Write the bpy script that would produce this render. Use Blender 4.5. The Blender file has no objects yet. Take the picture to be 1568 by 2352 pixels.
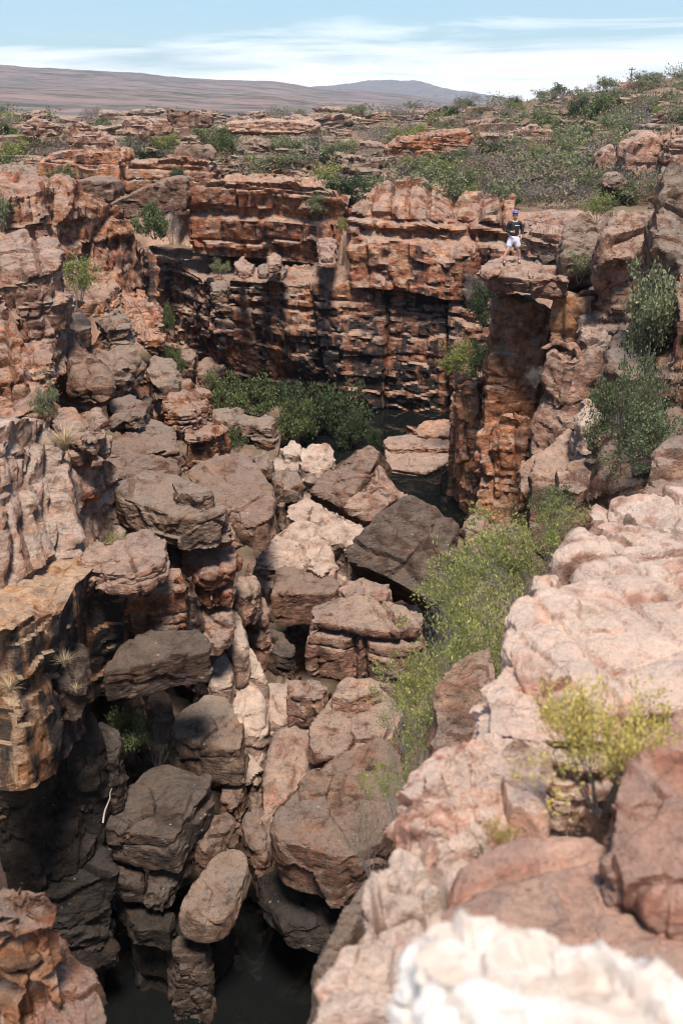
import bpy, bmesh, math, random
import numpy as np
from mathutils import Vector, Matrix

# ------------------------------------------------------------------ camera, sky, sun, exposure
SC = bpy.context.scene
COL = SC.collection
FPX, CU, CV = 2288.0, 784.0, 1176.0          # lens in the units of a 1568 x 2352 picture
PITCH = math.atan(0.4)
SP, CP = math.sin(PITCH), math.cos(PITCH)
cam_d = bpy.data.cameras.new('camera')
cam = bpy.data.objects.new('camera', cam_d)
COL.objects.link(cam)
cam_d.sensor_fit = 'VERTICAL'
cam_d.sensor_height = 36.0
cam_d.lens = 36.0 * FPX / 2352.0
cam_d.clip_start, cam_d.clip_end = 0.05, 30000
cam.rotation_euler = (math.pi / 2 - PITCH, 0, 0)
cam_d.dof.use_dof = True
cam_d.dof.focus_distance = 30.0
cam_d.dof.aperture_fstop = 2.6
SC.camera = cam

SUN_EL, SUN_AZ = math.radians(67), math.radians(172)      # azimuth clockwise from +Y (view direction)
world = bpy.data.worlds.new('World')
SC.world = world
world.use_nodes = True
wn, wl = world.node_tree.nodes, world.node_tree.links
for n_ in list(wn): wn.remove(n_)
w_out = wn.new('ShaderNodeOutputWorld'); w_bg = wn.new('ShaderNodeBackground')
sky = wn.new('ShaderNodeTexSky'); sky.sky_type = 'NISHITA'; sky.sun_disc = False
sky.sun_elevation = SUN_EL; sky.sun_rotation = SUN_AZ
sky.air_density = 1.0; sky.dust_density = 0.2; sky.ozone_density = 1.5
w_tc = wn.new('ShaderNodeTexCoord'); w_sep = wn.new('ShaderNodeSeparateXYZ')
wl.new(w_tc.outputs['Generated'], w_sep.inputs[0])
def wmath(op, a, b=None, c=None, clamp=False):
    m = wn.new('ShaderNodeMath'); m.operation = op; m.use_clamp = clamp
    for i, x in enumerate((a, b, c)):
        if x is None: continue
        if isinstance(x, (int, float)): m.inputs[i].default_value = x
        else: wl.new(x, m.inputs[i])
    return m.outputs[0]
zc = wmath('MAXIMUM', w_sep.outputs[2], 0.0)
zd = wmath('ADD', zc, 0.05)
w_comb = wn.new('ShaderNodeCombineXYZ')
wl.new(wmath('DIVIDE', w_sep.outputs[0], zd), w_comb.inputs[0])
wl.new(wmath('DIVIDE', w_sep.outputs[1], zd), w_comb.inputs[1])
w_map = wn.new('ShaderNodeMapping'); w_map.inputs['Rotation'].default_value = (0, 0, 0.12)
w_map.inputs['Scale'].default_value = (0.45, 0.55, 1); w_map.inputs['Location'].default_value = (3.1, 1.7, 0)
wl.new(w_comb.outputs[0], w_map.inputs[0])
w_noise = wn.new('ShaderNodeTexNoise'); w_noise.inputs['Scale'].default_value = 1.0
w_noise.inputs['Detail'].default_value = 9; w_noise.inputs['Roughness'].default_value = 0.6; w_noise.inputs['Distortion'].default_value = 0.5
wl.new(w_map.outputs[0], w_noise.inputs['Vector'])
# thin cloud bank towards the horizon, wisps above
bank = wmath('MULTIPLY', wmath('SUBTRACT', 0.070, zc), 24.0)                     # + below about 6 degrees
wisp = wmath('MULTIPLY', wmath('SUBTRACT', w_noise.outputs['Fac'], 0.58), 5.0)
cl = wmath('ADD', wmath('ADD', bank, wmath('MULTIPLY', wmath('SUBTRACT', w_noise.outputs['Fac'], 0.5), 3.4)), 0.1, clamp=True)
cl2 = wmath('MAXIMUM', cl, wmath('MAXIMUM', wisp, 0.0), clamp=True)
veil = wmath('MAXIMUM', cl2, 0.07)
w_mix = wn.new('ShaderNodeMix'); w_mix.data_type = 'RGBA'
wl.new(veil, w_mix.inputs['Factor'])
w_tint = wn.new('ShaderNodeMix'); w_tint.data_type = 'RGBA'; w_tint.blend_type = 'MULTIPLY'; w_tint.inputs['Factor'].default_value = 1.0; w_tint.inputs['B'].default_value = (0.76, 0.98, 1.1, 1)
wl.new(sky.outputs[0], w_tint.inputs['A']); wl.new(w_tint.outputs['Result'], w_mix.inputs['A']); w_mix.inputs['B'].default_value = (14.5, 14.4, 14.2, 1)
wl.new(w_mix.outputs['Result'], w_bg.inputs['Color'])
w_bg.inputs['Strength'].default_value = 0.06
wl.new(w_bg.outputs[0], w_out.inputs[0])

sun_d = bpy.data.lights.new('sun', 'SUN'); sun_d.energy = 3.7; sun_d.angle = math.radians(14); sun_d.color = (1.0, 0.9, 0.78)
sun = bpy.data.objects.new('sun', sun_d); COL.objects.link(sun)
sdir = Vector((math.sin(SUN_AZ) * math.cos(SUN_EL), math.cos(SUN_AZ) * math.cos(SUN_EL), math.sin(SUN_EL)))
sun.rotation_euler = sdir.to_track_quat('Z', 'Y').to_euler(); sun.location = sdir * 60

SC.view_settings.view_transform = 'Standard'; SC.view_settings.look = 'None'
SC.view_settings.gamma = 1.0; SC.view_settings.exposure = 1.1
SC.view_settings.use_curve_mapping = False
SC.cycles.use_denoising = True; SC.cycles.filter_width = 1.1
SC.cycles.max_bounces = 6; SC.cycles.diffuse_bounces = 3; SC.cycles.volume_bounces = 0

# ------------------------------------------------------------------ helpers: picture rays, noise, meshes
def ray(u, v):
    a, b = (u - CU) / FPX, (CV - v) / FPX
    return np.array([a, CP + b * SP, -SP + b * CP])
def PY(u, v, y):
    d = ray(u, v); return d * (y / d[1])
def PZ(u, v, z):
    d = ray(u, v); return d * (z / d[2])

M32 = np.uint32(0xffffffff)
def hsh(ix, iy=0, iz=0, seed=0):
    ix, iy, iz = (np.asarray(q).astype(np.int32).astype(np.uint32) for q in (ix, iy, iz))
    h = ix * np.uint32(0x8da6b343) ^ iy * np.uint32(0xd8163841) ^ iz * np.uint32(0xcb1ab31f) ^ np.uint32((seed * 0x9e3779b1) & 0xffffffff)
    h = (h ^ (h >> np.uint32(16))) * np.uint32(0x7feb352d)
    h = (h ^ (h >> np.uint32(15))) * np.uint32(0x846ca68b)
    h = h ^ (h >> np.uint32(16))
    return (h >> np.uint32(8)).astype(np.float32) * np.float32(1 / 16777216.0)
def vnoise(p, seed=0):
    """smooth value noise, -1..1, p is (n,3)"""
    p = np.asarray(p, np.float32); i = np.floor(p).astype(np.int32); f = p - i
    w = f * f * f * (f * (f * 6 - 15) + 10)
    out = 0
    for dx in (0, 1):
        wx = w[:, 0] if dx else 1 - w[:, 0]
        for dy in (0, 1):
            wy = w[:, 1] if dy else 1 - w[:, 1]
            for dz in (0, 1):
                wz = w[:, 2] if dz else 1 - w[:, 2]
                out = out + wx * wy * wz * hsh(i[:, 0] + dx, i[:, 1] + dy, i[:, 2] + dz, seed)
    return out * 2 - 1
def fbm(p, octs=4, seed=0, gain=0.5, lac=2.03):
    a, s, f = 1.0, 0, 1.0
    for o in range(octs):
        s = s + a * vnoise(p * f + o * 17.3, seed + o); a *= gain; f *= lac
    return s
def worley(p, seed=0):
    """F1, F2, three random numbers of the nearest cell, offset to its point"""
    p = np.asarray(p, np.float32); i = np.floor(p - 0.5).astype(np.int32); n = len(p)
    f1 = np.full(n, 9.0, np.float32); f2 = np.full(n, 9.0, np.float32); best = np.zeros((n, 3), np.int32); off = np.zeros((n, 3), np.float32)
    for dx in (0, 1):
        for dy in (0, 1):
            for dz in (0, 1):
                c = i + np.array([dx, dy, dz], np.int32)
                h = hsh(c[:, 0], c[:, 1], c[:, 2], seed + 11); h2 = h * 97.0; h2 = h2 - np.floor(h2); h3 = h * 9461.0; h3 = h3 - np.floor(h3)
                q = c + np.stack([h, h2, h3], 1).astype(np.float32) * 0.76 + 0.12
                d = p - q; r = np.einsum('ij,ij->i', d, d)
                m = r < f1
                f2 = np.where(m, f1, np.minimum(f2, r)); f1 = np.where(m, r, f1)
                best = np.where(m[:, None], c, best); off = np.where(m[:, None], d, off)
    rn = np.stack([hsh(best[:, 0], best[:, 1], best[:, 2], seed + 21 + k) for k in range(4)], 1)
    return np.sqrt(f1), np.sqrt(f2), rn, off
def facets(p, size, seed=0):
    """broken planes: each cell is a flat chip at its own offset and tilt; in units of size"""
    f1, f2, rn, off = worley(p / size, seed)
    e = np.clip((f2 - f1) / 0.16, 0, 1)
    e2 = sstep(0, 0.07, f2 - f1)
    return e2 * ((rn[:, 3] - 0.5) * 0.55 + ((rn[:, :3] - 0.5) * off).sum(1) * 1.3) - 0.07 * (1 - e) ** 2
def sstep(a, b, x):
    t = np.clip((x - a) / (b - a), 0, 1); return t * t * (3 - 2 * t)
def masonry(bed, a, b, th, sp, seed, amp=0.25, groove=0.22, gw=0.09, ew=None):
    """bedded, jointed rock: layers of uneven thickness, each cut by its own joints -> displacement, block id"""
    rng = np.random.RandomState(seed)
    lo, hi = bed.min() - 2 * th, bed.max() + 2 * th
    edges = lo + np.cumsum(th * (0.25 + 1.9 * rng.rand(int((hi - lo) / th * 2.5) + 8) ** 1.8))
    k = np.clip(np.searchsorted(edges, bed), 1, len(edges) - 1)
    d0 = np.minimum(bed - edges[k - 1], edges[k] - bed)
    fb = (bed - edges[k - 1]) / (edges[k] - edges[k - 1])
    spk = sp * (0.55 + 2.2 * hsh(k, 3, 0, seed) ** 2)
    ids, dist, fr = [], d0, []
    for q, c in enumerate((a, b)):
        if c is None: ids.append(np.zeros_like(k)); fr.append(np.zeros(len(bed))); continue
        f = c / spk + hsh(k, q, 1, seed) * 50
        z0 = np.zeros_like(f)
        f = f + 0.55 * vnoise(np.stack([f * 0.8, k * 7.31, z0 + q], 1), seed + 5)
        i = np.floor(f); ids.append(i); fr.append(f - i)
        dist = np.minimum(dist, np.minimum(f - i, 1 - (f - i)) * spk)
    o = hsh(k, ids[0] + 1000, ids[1] + 2000, seed + 1)
    t1 = hsh(k, ids[0] + 1000, ids[1] + 2000, seed + 2) - 0.5
    t2 = hsh(k, ids[0] + 1000, ids[1] + 2000, seed + 3) - 0.5
    lay = hsh(k, 5, 9, seed + 4) - 0.5
    ramp = sstep(0, ew or 0.07 * th, dist)
    disp = ramp * amp * ((o - 0.5) + 0.9 * lay + 0.7 * t1 * (fr[0] - 0.5) + 0.7 * t2 * (fb - 0.5))
    disp = disp - groove * np.exp(-(dist / gw) ** 2) - 0.5 * groove * np.exp(-(dist / (gw * 3)) ** 2)
    bid = (k.astype(np.int64) * 4001 + ids[0].astype(np.int64)) * 4001 + ids[1].astype(np.int64)
    return disp, bid

def mesh_np(name, V, F, mat=None, smooth=True, sharp=0):
    """F is an (n,3) or (n,4) array"""
    me = bpy.data.meshes.new(name)
    V = np.asarray(V, np.float32); F = np.asarray(F, np.int32); n, k = F.shape
    me.vertices.add(len(V)); me.vertices.foreach_set('co', V.ravel())
    me.loops.add(n * k); me.loops.foreach_set('vertex_index', F.ravel())
    me.polygons.add(n); me.polygons.foreach_set('loop_start', np.arange(0, n * k, k, dtype=np.int32))
    me.polygons.foreach_set('loop_total', np.full(n, k, np.int32))
    me.polygons.foreach_set('use_smooth', np.full(n, smooth, bool))
    if mat: me.materials.append(mat)
    me.update(calc_edges=True)
    if sharp: me.set_sharp_from_angle(angle=math.radians(sharp))
    return me
def link(name, data, parent=None, loc=(0, 0, 0), label=None, cat=None, group=None, kind=None):
    o = bpy.data.objects.new(name, data); COL.objects.link(o); o.location = loc
    if parent: o.parent = parent
    if label: o['label'] = label
    if cat: o['category'] = cat
    if group: o['group'] = group
    if kind: o['kind'] = kind
    return o

_cs = {}
def cube_sphere(n):
    if n in _cs: return _cs[n]
    g = np.arange(n + 1); A, B = np.meshgrid(g, g, indexing='ij'); A = A.ravel(); B = B.ravel(); Z = np.zeros_like(A)
    pts = np.concatenate([np.stack(s, 1) for s in ((A, B, Z), (A, B, Z + n), (A, Z, B), (A, Z + n, B), (Z, A, B), (Z + n, A, B))])
    i, j = np.meshgrid(np.arange(n), np.arange(n), indexing='ij'); q = (i * (n + 1) + j).ravel()
    Q = np.stack([q, q + n + 1, q + n + 2, q + 1], 1)
    F = np.concatenate([(Q if s in (1, 2, 5) else Q[:, ::-1]) + s * (n + 1) ** 2 for s in range(6)])
    key = pts[:, 0] * 1000003 + pts[:, 1] * 1009 + pts[:, 2]
    _, first, inv = np.unique(key, return_index=True, return_inverse=True)
    P = np.tan((pts[first] / n * 2 - 1) * math.pi / 4)
    P = P / np.linalg.norm(P, axis=1, keepdims=True)
    _cs[n] = (P, inv.ravel()[F]); return _cs[n]
def hull_planes(pts):
    bm = bmesh.new()
    for p in pts: bm.verts.new(p)
    bmesh.ops.convex_hull(bm, input=bm.verts)
    N, D = [], []
    c = np.mean(pts, 0)
    for f in bm.faces:
        if f.calc_area() < 1e-5: continue
        n = np.array(f.normal); d = n @ np.array(f.verts[0].co)
        if n @ c > d: n, d = -n, -d
        if not any((n @ m) > 0.9995 and abs(d - e) < 0.01 for m, e in zip(N, D)): N.append(n); D.append(d)
    bm.free(); return np.array(N), np.array(D)

# ------------------------------------------------------------------ materials
def nt(name):
    m = bpy.data.materials.new(name); m.use_nodes = True
    t = m.node_tree; b = t.nodes['Principled BSDF']
    return m, t, b
class G:
    """small node-graph helper"""
    def __init__(s, t): s.t = t; s.n = t.nodes; s.l = t.links
    def put(s, x, inp):
        if isinstance(x, (int, float)): inp.default_value = x
        elif isinstance(x, tuple): inp.default_value = x if len(x) == len(inp.default_value) else (*x, 1)
        else: s.l.new(x, inp)
    def math(s, op, a, b=None, clamp=False):
        m = s.n.new('ShaderNodeMath'); m.operation = op; m.use_clamp = clamp; s.put(a, m.inputs[0])
        if b is not None: s.put(b, m.inputs[1])
        return m.outputs[0]
    def mix(s, f, a, b, blend='MIX'):
        m = s.n.new('ShaderNodeMix'); m.data_type = 'RGBA'; m.blend_type = blend
        s.put(f, m.inputs['Factor']); s.put(a, m.inputs['A']); s.put(b, m.inputs['B']); return m.outputs['Result']
    def noise(s, vec, scale, detail=4, rough=0.55, dist=0.0):
        n = s.n.new('ShaderNodeTexNoise'); s.l.new(vec, n.inputs['Vector'])
        n.inputs['Scale'].default_value = scale; n.inputs['Detail'].default_value = detail
        n.inputs['Roughness'].default_value = rough; n.inputs['Distortion'].default_value = dist; return n.outputs['Fac']
    def map(s, vec, scale=(1, 1, 1), rot=(0, 0, 0), loc=(0, 0, 0)):
        m = s.n.new('ShaderNodeMapping'); s.l.new(vec, m.inputs[0]); m.inputs['Scale'].default_value = scale
        m.inputs['Rotation'].default_value = rot; m.inputs['Location'].default_value = loc; return m.outputs[0]
    def rng(s, x, a, b, lo=0.0, hi=1.0):
        m = s.n.new('ShaderNodeMapRange'); m.interpolation_type = 'SMOOTHSTEP'; s.put(x, m.inputs['Value'])
        for k, v in zip(('From Min', 'From Max', 'To Min', 'To Max'), (a, b, lo, hi)): m.inputs[k].default_value = v
        return m.outputs[0]
def sandstone(name, main, second, third, varnish=0.4, lichen=0.4, pale=(0.5, 0.42, 0.36), pale_amt=0.4, grey=(0.21, 0.19, 0.175), bump=1.0, rand=1.0, scale=1.0, pits=0.6, grain=0.4, vcov=0.0, vcol=(0.028, 0.026, 0.028)):
    m, t, b = nt(name); g = G(t)
    tc = t.nodes.new('ShaderNodeTexCoord'); oi = t.nodes.new('ShaderNodeObjectInfo'); geo = t.nodes.new('ShaderNodeNewGeometry')
    va = t.nodes.new('ShaderNodeVectorMath'); va.operation = 'MULTIPLY_ADD'
    g.l.new(oi.outputs['Random'], va.inputs[0]); va.inputs[1].default_value = (37 * rand, 23 * rand, 11 * rand); g.l.new(tc.outputs['Object'], va.inputs[2])
    vm = t.nodes.new('ShaderNodeVectorMath'); vm.operation = 'SCALE'; g.l.new(va.outputs[0], vm.inputs[0]); vm.inputs['Scale'].default_value = scale
    v = vm.outputs[0]
    sx = t.nodes.new('ShaderNodeSeparateXYZ'); g.l.new(geo.outputs['Normal'], sx.inputs[0]); nz = sx.outputs[2]
    n1 = g.noise(v, 0.55, 6, 0.62, 0.6)
    c = g.mix(g.rng(n1, 0.36, 0.62), main, second)
    nb = g.noise(g.map(v, (0.7, 0.7, 3.2)), 0.9, 6, 0.65, 0.3)                 # beds of different colour
    c = g.mix(g.rng(nb, 0.5, 0.68), c, third)
    # per-block tint
    tint = g.math('ADD', g.math('MULTIPLY', oi.outputs['Random'], 0.36), 0.80)
    n4 = g.noise(v, 3.1, 7, 0.68)
    tt = g.math('MULTIPLY', tint, g.rng(n4, 0.3, 0.7, 0.35, 1.3))
    cm = t.nodes.new('ShaderNodeCombineXYZ')
    for k in range(3): g.l.new(tt, cm.inputs[k])
    c = g.mix(1.0, c, cm.outputs[0], 'MULTIPLY')
    if pale_amt:   # bleached blotches; upward faces paler, painting light from above into the colour
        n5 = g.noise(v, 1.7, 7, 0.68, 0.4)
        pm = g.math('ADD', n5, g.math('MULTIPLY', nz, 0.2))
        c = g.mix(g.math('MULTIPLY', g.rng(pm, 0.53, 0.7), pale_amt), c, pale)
    if lichen:
        n6 = g.noise(v, 5.5, 8, 0.72)
        n7 = g.noise(v, 0.8, 3, 0.5)
        lm = g.math('ADD', g.math('ADD', n6, g.math('MULTIPLY', nz, 0.07)), g.math('MULTIPLY', n7, 0.5))
        c = g.mix(g.math('MULTIPLY', g.rng(lm, 0.80, 0.96), lichen), c, grey)
        vo = t.nodes.new('ShaderNodeTexVoronoi'); vo.inputs['Scale'].default_value = 6.0; g.l.new(v, vo.inputs['Vector'])
        sp = g.math('MULTIPLY', g.rng(vo.outputs['Distance'], 0.22, 0.12), g.rng(g.noise(v, 2.2, 5, 0.7), 0.53, 0.66))
        c = g.mix(g.math('MULTIPLY', sp, min(1, lichen * 1.1)), c, (0.5, 0.48, 0.44))
    if varnish:    # black desert varnish where water runs down steep faces
        st = g.noise(g.map(v, (1.5, 1.5, 0.11)), 1.0, 6, 0.62, 0.25)
        cov = g.noise(v, 0.22, 4, 0.6)
        sm = g.math('ADD', st, g.math('MULTIPLY', cov, 0.55))
        steep = g.rng(nz, 0.75, 0.15)
        c = g.mix(g.math('MULTIPLY', g.math('MULTIPLY', g.rng(sm, 0.80 - vcov, 0.92 - vcov), steep), varnish), c, vcol)
    # small dark pits of moss and lichen
    n8 = g.noise(v, 9, 8, 0.8)
    c = g.mix(g.math('MULTIPLY', g.rng(n8, 0.53, 0.64), pits), c, (0.055, 0.047, 0.043))
    n9 = g.noise(v, 28, 5, 0.8)
    cg = t.nodes.new('ShaderNodeCombineXYZ')
    for k in range(3): g.l.new(g.rng(n9, 0.3, 0.7, 1 - 0.4 * grain, 1 + 0.4 * grain), cg.inputs[k])
    c = g.mix(1.0, c, cg.outputs[0], 'MULTIPLY')
    g.l.new(c, b.inputs['Base Color'])
    b.inputs['Roughness'].default_value = 0.88; b.inputs['Specular IOR Level'].default_value = 0.22
    h1 = g.noise(v, 7, 8, 0.7); h2 = g.noise(g.map(v, (1, 1, 1.9)), 2.6, 8, 0.7, 0.3)
    hh = g.math('ADD', g.math('MULTIPLY', h1, 0.5), h2)
    bp = t.nodes.new('ShaderNodeBump'); bp.inputs['Strength'].default_value = 1.0 * bump; bp.inputs['Distance'].default_value = 0.26 / scale
    g.l.new(hh, bp.inputs['Height']); g.l.new(bp.outputs[0], b.inputs['Normal'])
    return m

ORANGE, RUST, CREAM, PINK, BROWN = (0.50, 0.22, 0.10), (0.31, 0.11, 0.06), (0.58, 0.40, 0.28), (0.48, 0.28, 0.205), (0.26, 0.145, 0.10)
MAT = {
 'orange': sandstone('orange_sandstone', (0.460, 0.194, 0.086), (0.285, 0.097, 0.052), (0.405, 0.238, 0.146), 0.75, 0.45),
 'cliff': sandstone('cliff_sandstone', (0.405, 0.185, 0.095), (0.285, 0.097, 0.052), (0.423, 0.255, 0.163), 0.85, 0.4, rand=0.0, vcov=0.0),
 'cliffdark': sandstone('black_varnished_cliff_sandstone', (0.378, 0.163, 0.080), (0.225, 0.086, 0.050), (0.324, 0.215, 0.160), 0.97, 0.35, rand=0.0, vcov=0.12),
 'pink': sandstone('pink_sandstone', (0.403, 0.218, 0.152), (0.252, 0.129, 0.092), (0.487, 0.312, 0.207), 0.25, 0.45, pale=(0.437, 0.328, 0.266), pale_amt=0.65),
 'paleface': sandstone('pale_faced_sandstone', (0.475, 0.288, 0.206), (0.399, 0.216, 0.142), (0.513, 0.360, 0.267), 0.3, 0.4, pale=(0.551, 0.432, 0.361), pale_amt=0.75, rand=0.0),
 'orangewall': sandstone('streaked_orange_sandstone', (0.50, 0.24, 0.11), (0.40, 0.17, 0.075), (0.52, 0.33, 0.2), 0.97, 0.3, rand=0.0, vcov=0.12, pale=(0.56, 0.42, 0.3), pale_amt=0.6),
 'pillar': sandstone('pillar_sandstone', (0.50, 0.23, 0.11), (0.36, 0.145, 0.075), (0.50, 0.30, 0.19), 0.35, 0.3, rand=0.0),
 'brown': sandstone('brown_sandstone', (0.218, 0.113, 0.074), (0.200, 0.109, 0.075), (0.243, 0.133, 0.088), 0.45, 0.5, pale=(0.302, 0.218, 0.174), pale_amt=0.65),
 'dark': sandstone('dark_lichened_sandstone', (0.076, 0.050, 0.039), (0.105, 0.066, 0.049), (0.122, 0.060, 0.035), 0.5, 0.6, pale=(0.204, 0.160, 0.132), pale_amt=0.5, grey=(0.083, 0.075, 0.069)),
 'black': sandstone('shade_blackened_sandstone', (0.034, 0.025, 0.021), (0.048, 0.034, 0.027), (0.061, 0.038, 0.025), 0.6, 0.4, pale=(0.089, 0.074, 0.065), pale_amt=0.3, grey=(0.061, 0.058, 0.054)),  # near-black base: the deep gorge shade is put into the rock colour
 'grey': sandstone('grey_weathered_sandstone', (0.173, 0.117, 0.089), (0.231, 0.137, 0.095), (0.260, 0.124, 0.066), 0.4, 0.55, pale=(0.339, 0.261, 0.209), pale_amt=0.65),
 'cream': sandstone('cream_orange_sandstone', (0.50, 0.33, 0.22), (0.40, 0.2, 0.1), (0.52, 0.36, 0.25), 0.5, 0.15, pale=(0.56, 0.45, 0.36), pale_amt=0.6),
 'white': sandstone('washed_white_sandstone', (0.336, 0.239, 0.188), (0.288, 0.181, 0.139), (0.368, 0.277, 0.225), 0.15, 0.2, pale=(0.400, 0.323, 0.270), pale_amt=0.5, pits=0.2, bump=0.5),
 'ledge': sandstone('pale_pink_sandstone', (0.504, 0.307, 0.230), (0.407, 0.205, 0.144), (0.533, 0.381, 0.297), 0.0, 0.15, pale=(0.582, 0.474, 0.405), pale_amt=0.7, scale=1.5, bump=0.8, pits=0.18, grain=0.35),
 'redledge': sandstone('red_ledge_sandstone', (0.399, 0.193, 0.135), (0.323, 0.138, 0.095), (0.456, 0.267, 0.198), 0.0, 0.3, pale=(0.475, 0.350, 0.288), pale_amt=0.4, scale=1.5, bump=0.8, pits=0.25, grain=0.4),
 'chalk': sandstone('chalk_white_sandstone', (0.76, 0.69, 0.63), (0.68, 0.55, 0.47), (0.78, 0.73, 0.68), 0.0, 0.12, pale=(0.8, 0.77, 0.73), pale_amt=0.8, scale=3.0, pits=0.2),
}

def chalk_material():
    m, t, b = nt('chalk_white_sandstone'); g = G(t); tc = t.nodes.new('ShaderNodeTexCoord'); v = tc.outputs['Object']
    c = g.mix(g.rng(g.noise(v, 5, 6, 0.65), 0.35, 0.62), (0.62, 0.58, 0.55), (0.47, 0.39, 0.34))
    c = g.mix(g.math('MULTIPLY', g.rng(g.noise(v, 14, 6, 0.7), 0.58, 0.7), 0.7), c, (0.3, 0.29, 0.29))
    g.l.new(c, b.inputs['Base Color']); b.inputs['Roughness'].default_value = 0.9; b.inputs['Specular IOR Level'].default_value = 0.2
    bp = t.nodes.new('ShaderNodeBump'); bp.inputs['Strength'].default_value = 0.6; bp.inputs['Distance'].default_value = 0.04
    g.l.new(g.noise(v, 16, 8, 0.7), bp.inputs['Height']); g.l.new(bp.outputs[0], b.inputs['Normal']); return m
MAT['chalk'] = chalk_material()

# ------------------------------------------------------------------ rocks
ROCKS = []
_seed = [100]
def shape_rock(pts, px, seed, k=30, rough=1.0, bed=None, bedn=None, joint=None, amp=0.22, fac=1.0, knob=0.0, bias=0.42, nmax=48, fine=0.0):
    """dense weathered mesh from the hull of a few corner points; px is its size in picture pixels"""
    c = pts.mean(0); N, D = hull_planes(pts - c)
    n = int(np.clip(px * 0.27, 5, nmax))
    dirs, F = cube_sphere(n)
    if bias:                                   # finer where it is seen from the path, still closed
        tc = -c / np.linalg.norm(c); dirs = dirs + bias * tc; dirs = dirs / np.linalg.norm(dirs, axis=1, keepdims=True)
    ext = (np.abs(pts - c).max(0) + 0.05); ext = ext / ext.max(); ext = np.maximum(ext, 0.3)
    dr = dirs * ext; dr = dr / np.linalg.norm(dr, axis=1, keepdims=True)
    cosv = dr @ N.T
    inv = np.where(cosv > 1e-3, cosv / D, 1e-4)
    inv = np.maximum(inv, 1e-4)
    mx = inv.max(1, keepdims=True)
    w = (inv / mx) ** k
    r = 1.0 / (mx[:, 0] * w.sum(1) ** (1.0 / k))
    nrm = (w ** 0.6) @ N; nrm /= np.linalg.norm(nrm, axis=1, keepdims=True) + 1e-9
    p = dr * r[:, None]
    size = float(np.sort(np.ptp(pts, axis=0))[1])       # middle dimension
    S = min(size, 4.0)
    wc = p + c
    q = wc + 0.10 * S * np.stack([vnoise(wc / (0.5 * S), seed + 40 + i) for i in range(3)], 1)
    sc = np.array([1.0, 1.0, 0.9 + 0.7 * (seed % 7) / 6])
    d = fac * (0.32 * 0.42 * S * facets(q * sc, 0.42 * S, seed) + 0.27 * 0.15 * S * facets(q * sc + 3.3, 0.15 * S, seed + 1) + 0.22 * 0.055 * S * facets(q * sc + 7.7, 0.055 * S, seed + 4))
    d = d + rough * S * (0.022 * fbm(wc / (0.6 * S), 3, seed + 2) + 0.010 * fbm(wc / (0.11 * S), 2, seed + 3, 0.6))
    if fine: d = d + fine * 0.35 * 0.022 * S * facets(q * sc + 5.1, 0.022 * S, seed + 5)
    if knob:
        f1, f2, rn, off = worley(q / (0.16 * S), seed + 9)
        d = d + knob * S * 0.05 * (0.7 - f1) * (0.5 + vnoise(wc / (0.4 * S), seed + 8))
    bid = None
    if bed:
        nb = np.array(bedn if bedn is not None else (0.04, -0.06, 1.0)); nb = nb / np.linalg.norm(nb)
        ww = wc + 0.07 * bed * np.stack([fbm(wc / (1.6 * bed), 3, seed + 60 + i) for i in range(3)], 1)
        dm, bid = masonry(ww @ nb, ww[:, 0] * 0.94 + ww[:, 1] * 0.34, ww[:, 1] * 0.94 - ww[:, 0] * 0.34, bed, joint or bed * 1.6, seed + 7, amp * bed, 0.12 * bed, 0.05 * bed)
        dm2, _ = masonry(ww @ nb, ww[:, 0] * 0.94 + ww[:, 1] * 0.34, ww[:, 1] * 0.94 - ww[:, 0] * 0.34, bed * 0.36, (joint or bed * 1.6) * 0.5, seed + 17, amp * bed * 0.4, 0.035 * bed, 0.02 * bed)
        d = d * 0.7 + dm + dm2
    p = p + nrm * d[:, None]
    return p + c, F, bid
def split_children(root, V, F, bid, mat, name='rock_block', minf=30):
    fid = bid[F[:, 0]]
    ids, inv, cnt = np.unique(fid, return_inverse=True, return_counts=True)
    inv = inv.ravel()
    order = np.argsort(inv, kind='stable'); start = np.concatenate([[0], np.cumsum(cnt)])
    small = []
    jobs = sorted(range(len(ids)), key=lambda i: -cnt[i])
    for rank, i in enumerate(jobs):
        fs = order[start[i]:start[i + 1]]
        if cnt[i] < minf or rank >= 280: small.append(fs); continue
        yield_block(root, V, F[fs], mat, name)
    if small: yield_block(root, V, F[np.concatenate(small)], mat, 'crevice_rock', 'stuff')
def yield_block(root, V, f, mat, name, kind=None):
    us, inv = np.unique(f, return_inverse=True)
    link(name, mesh_np(name, V[us], inv.reshape(f.shape), mat, sharp=26), root, kind=kind)
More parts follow.
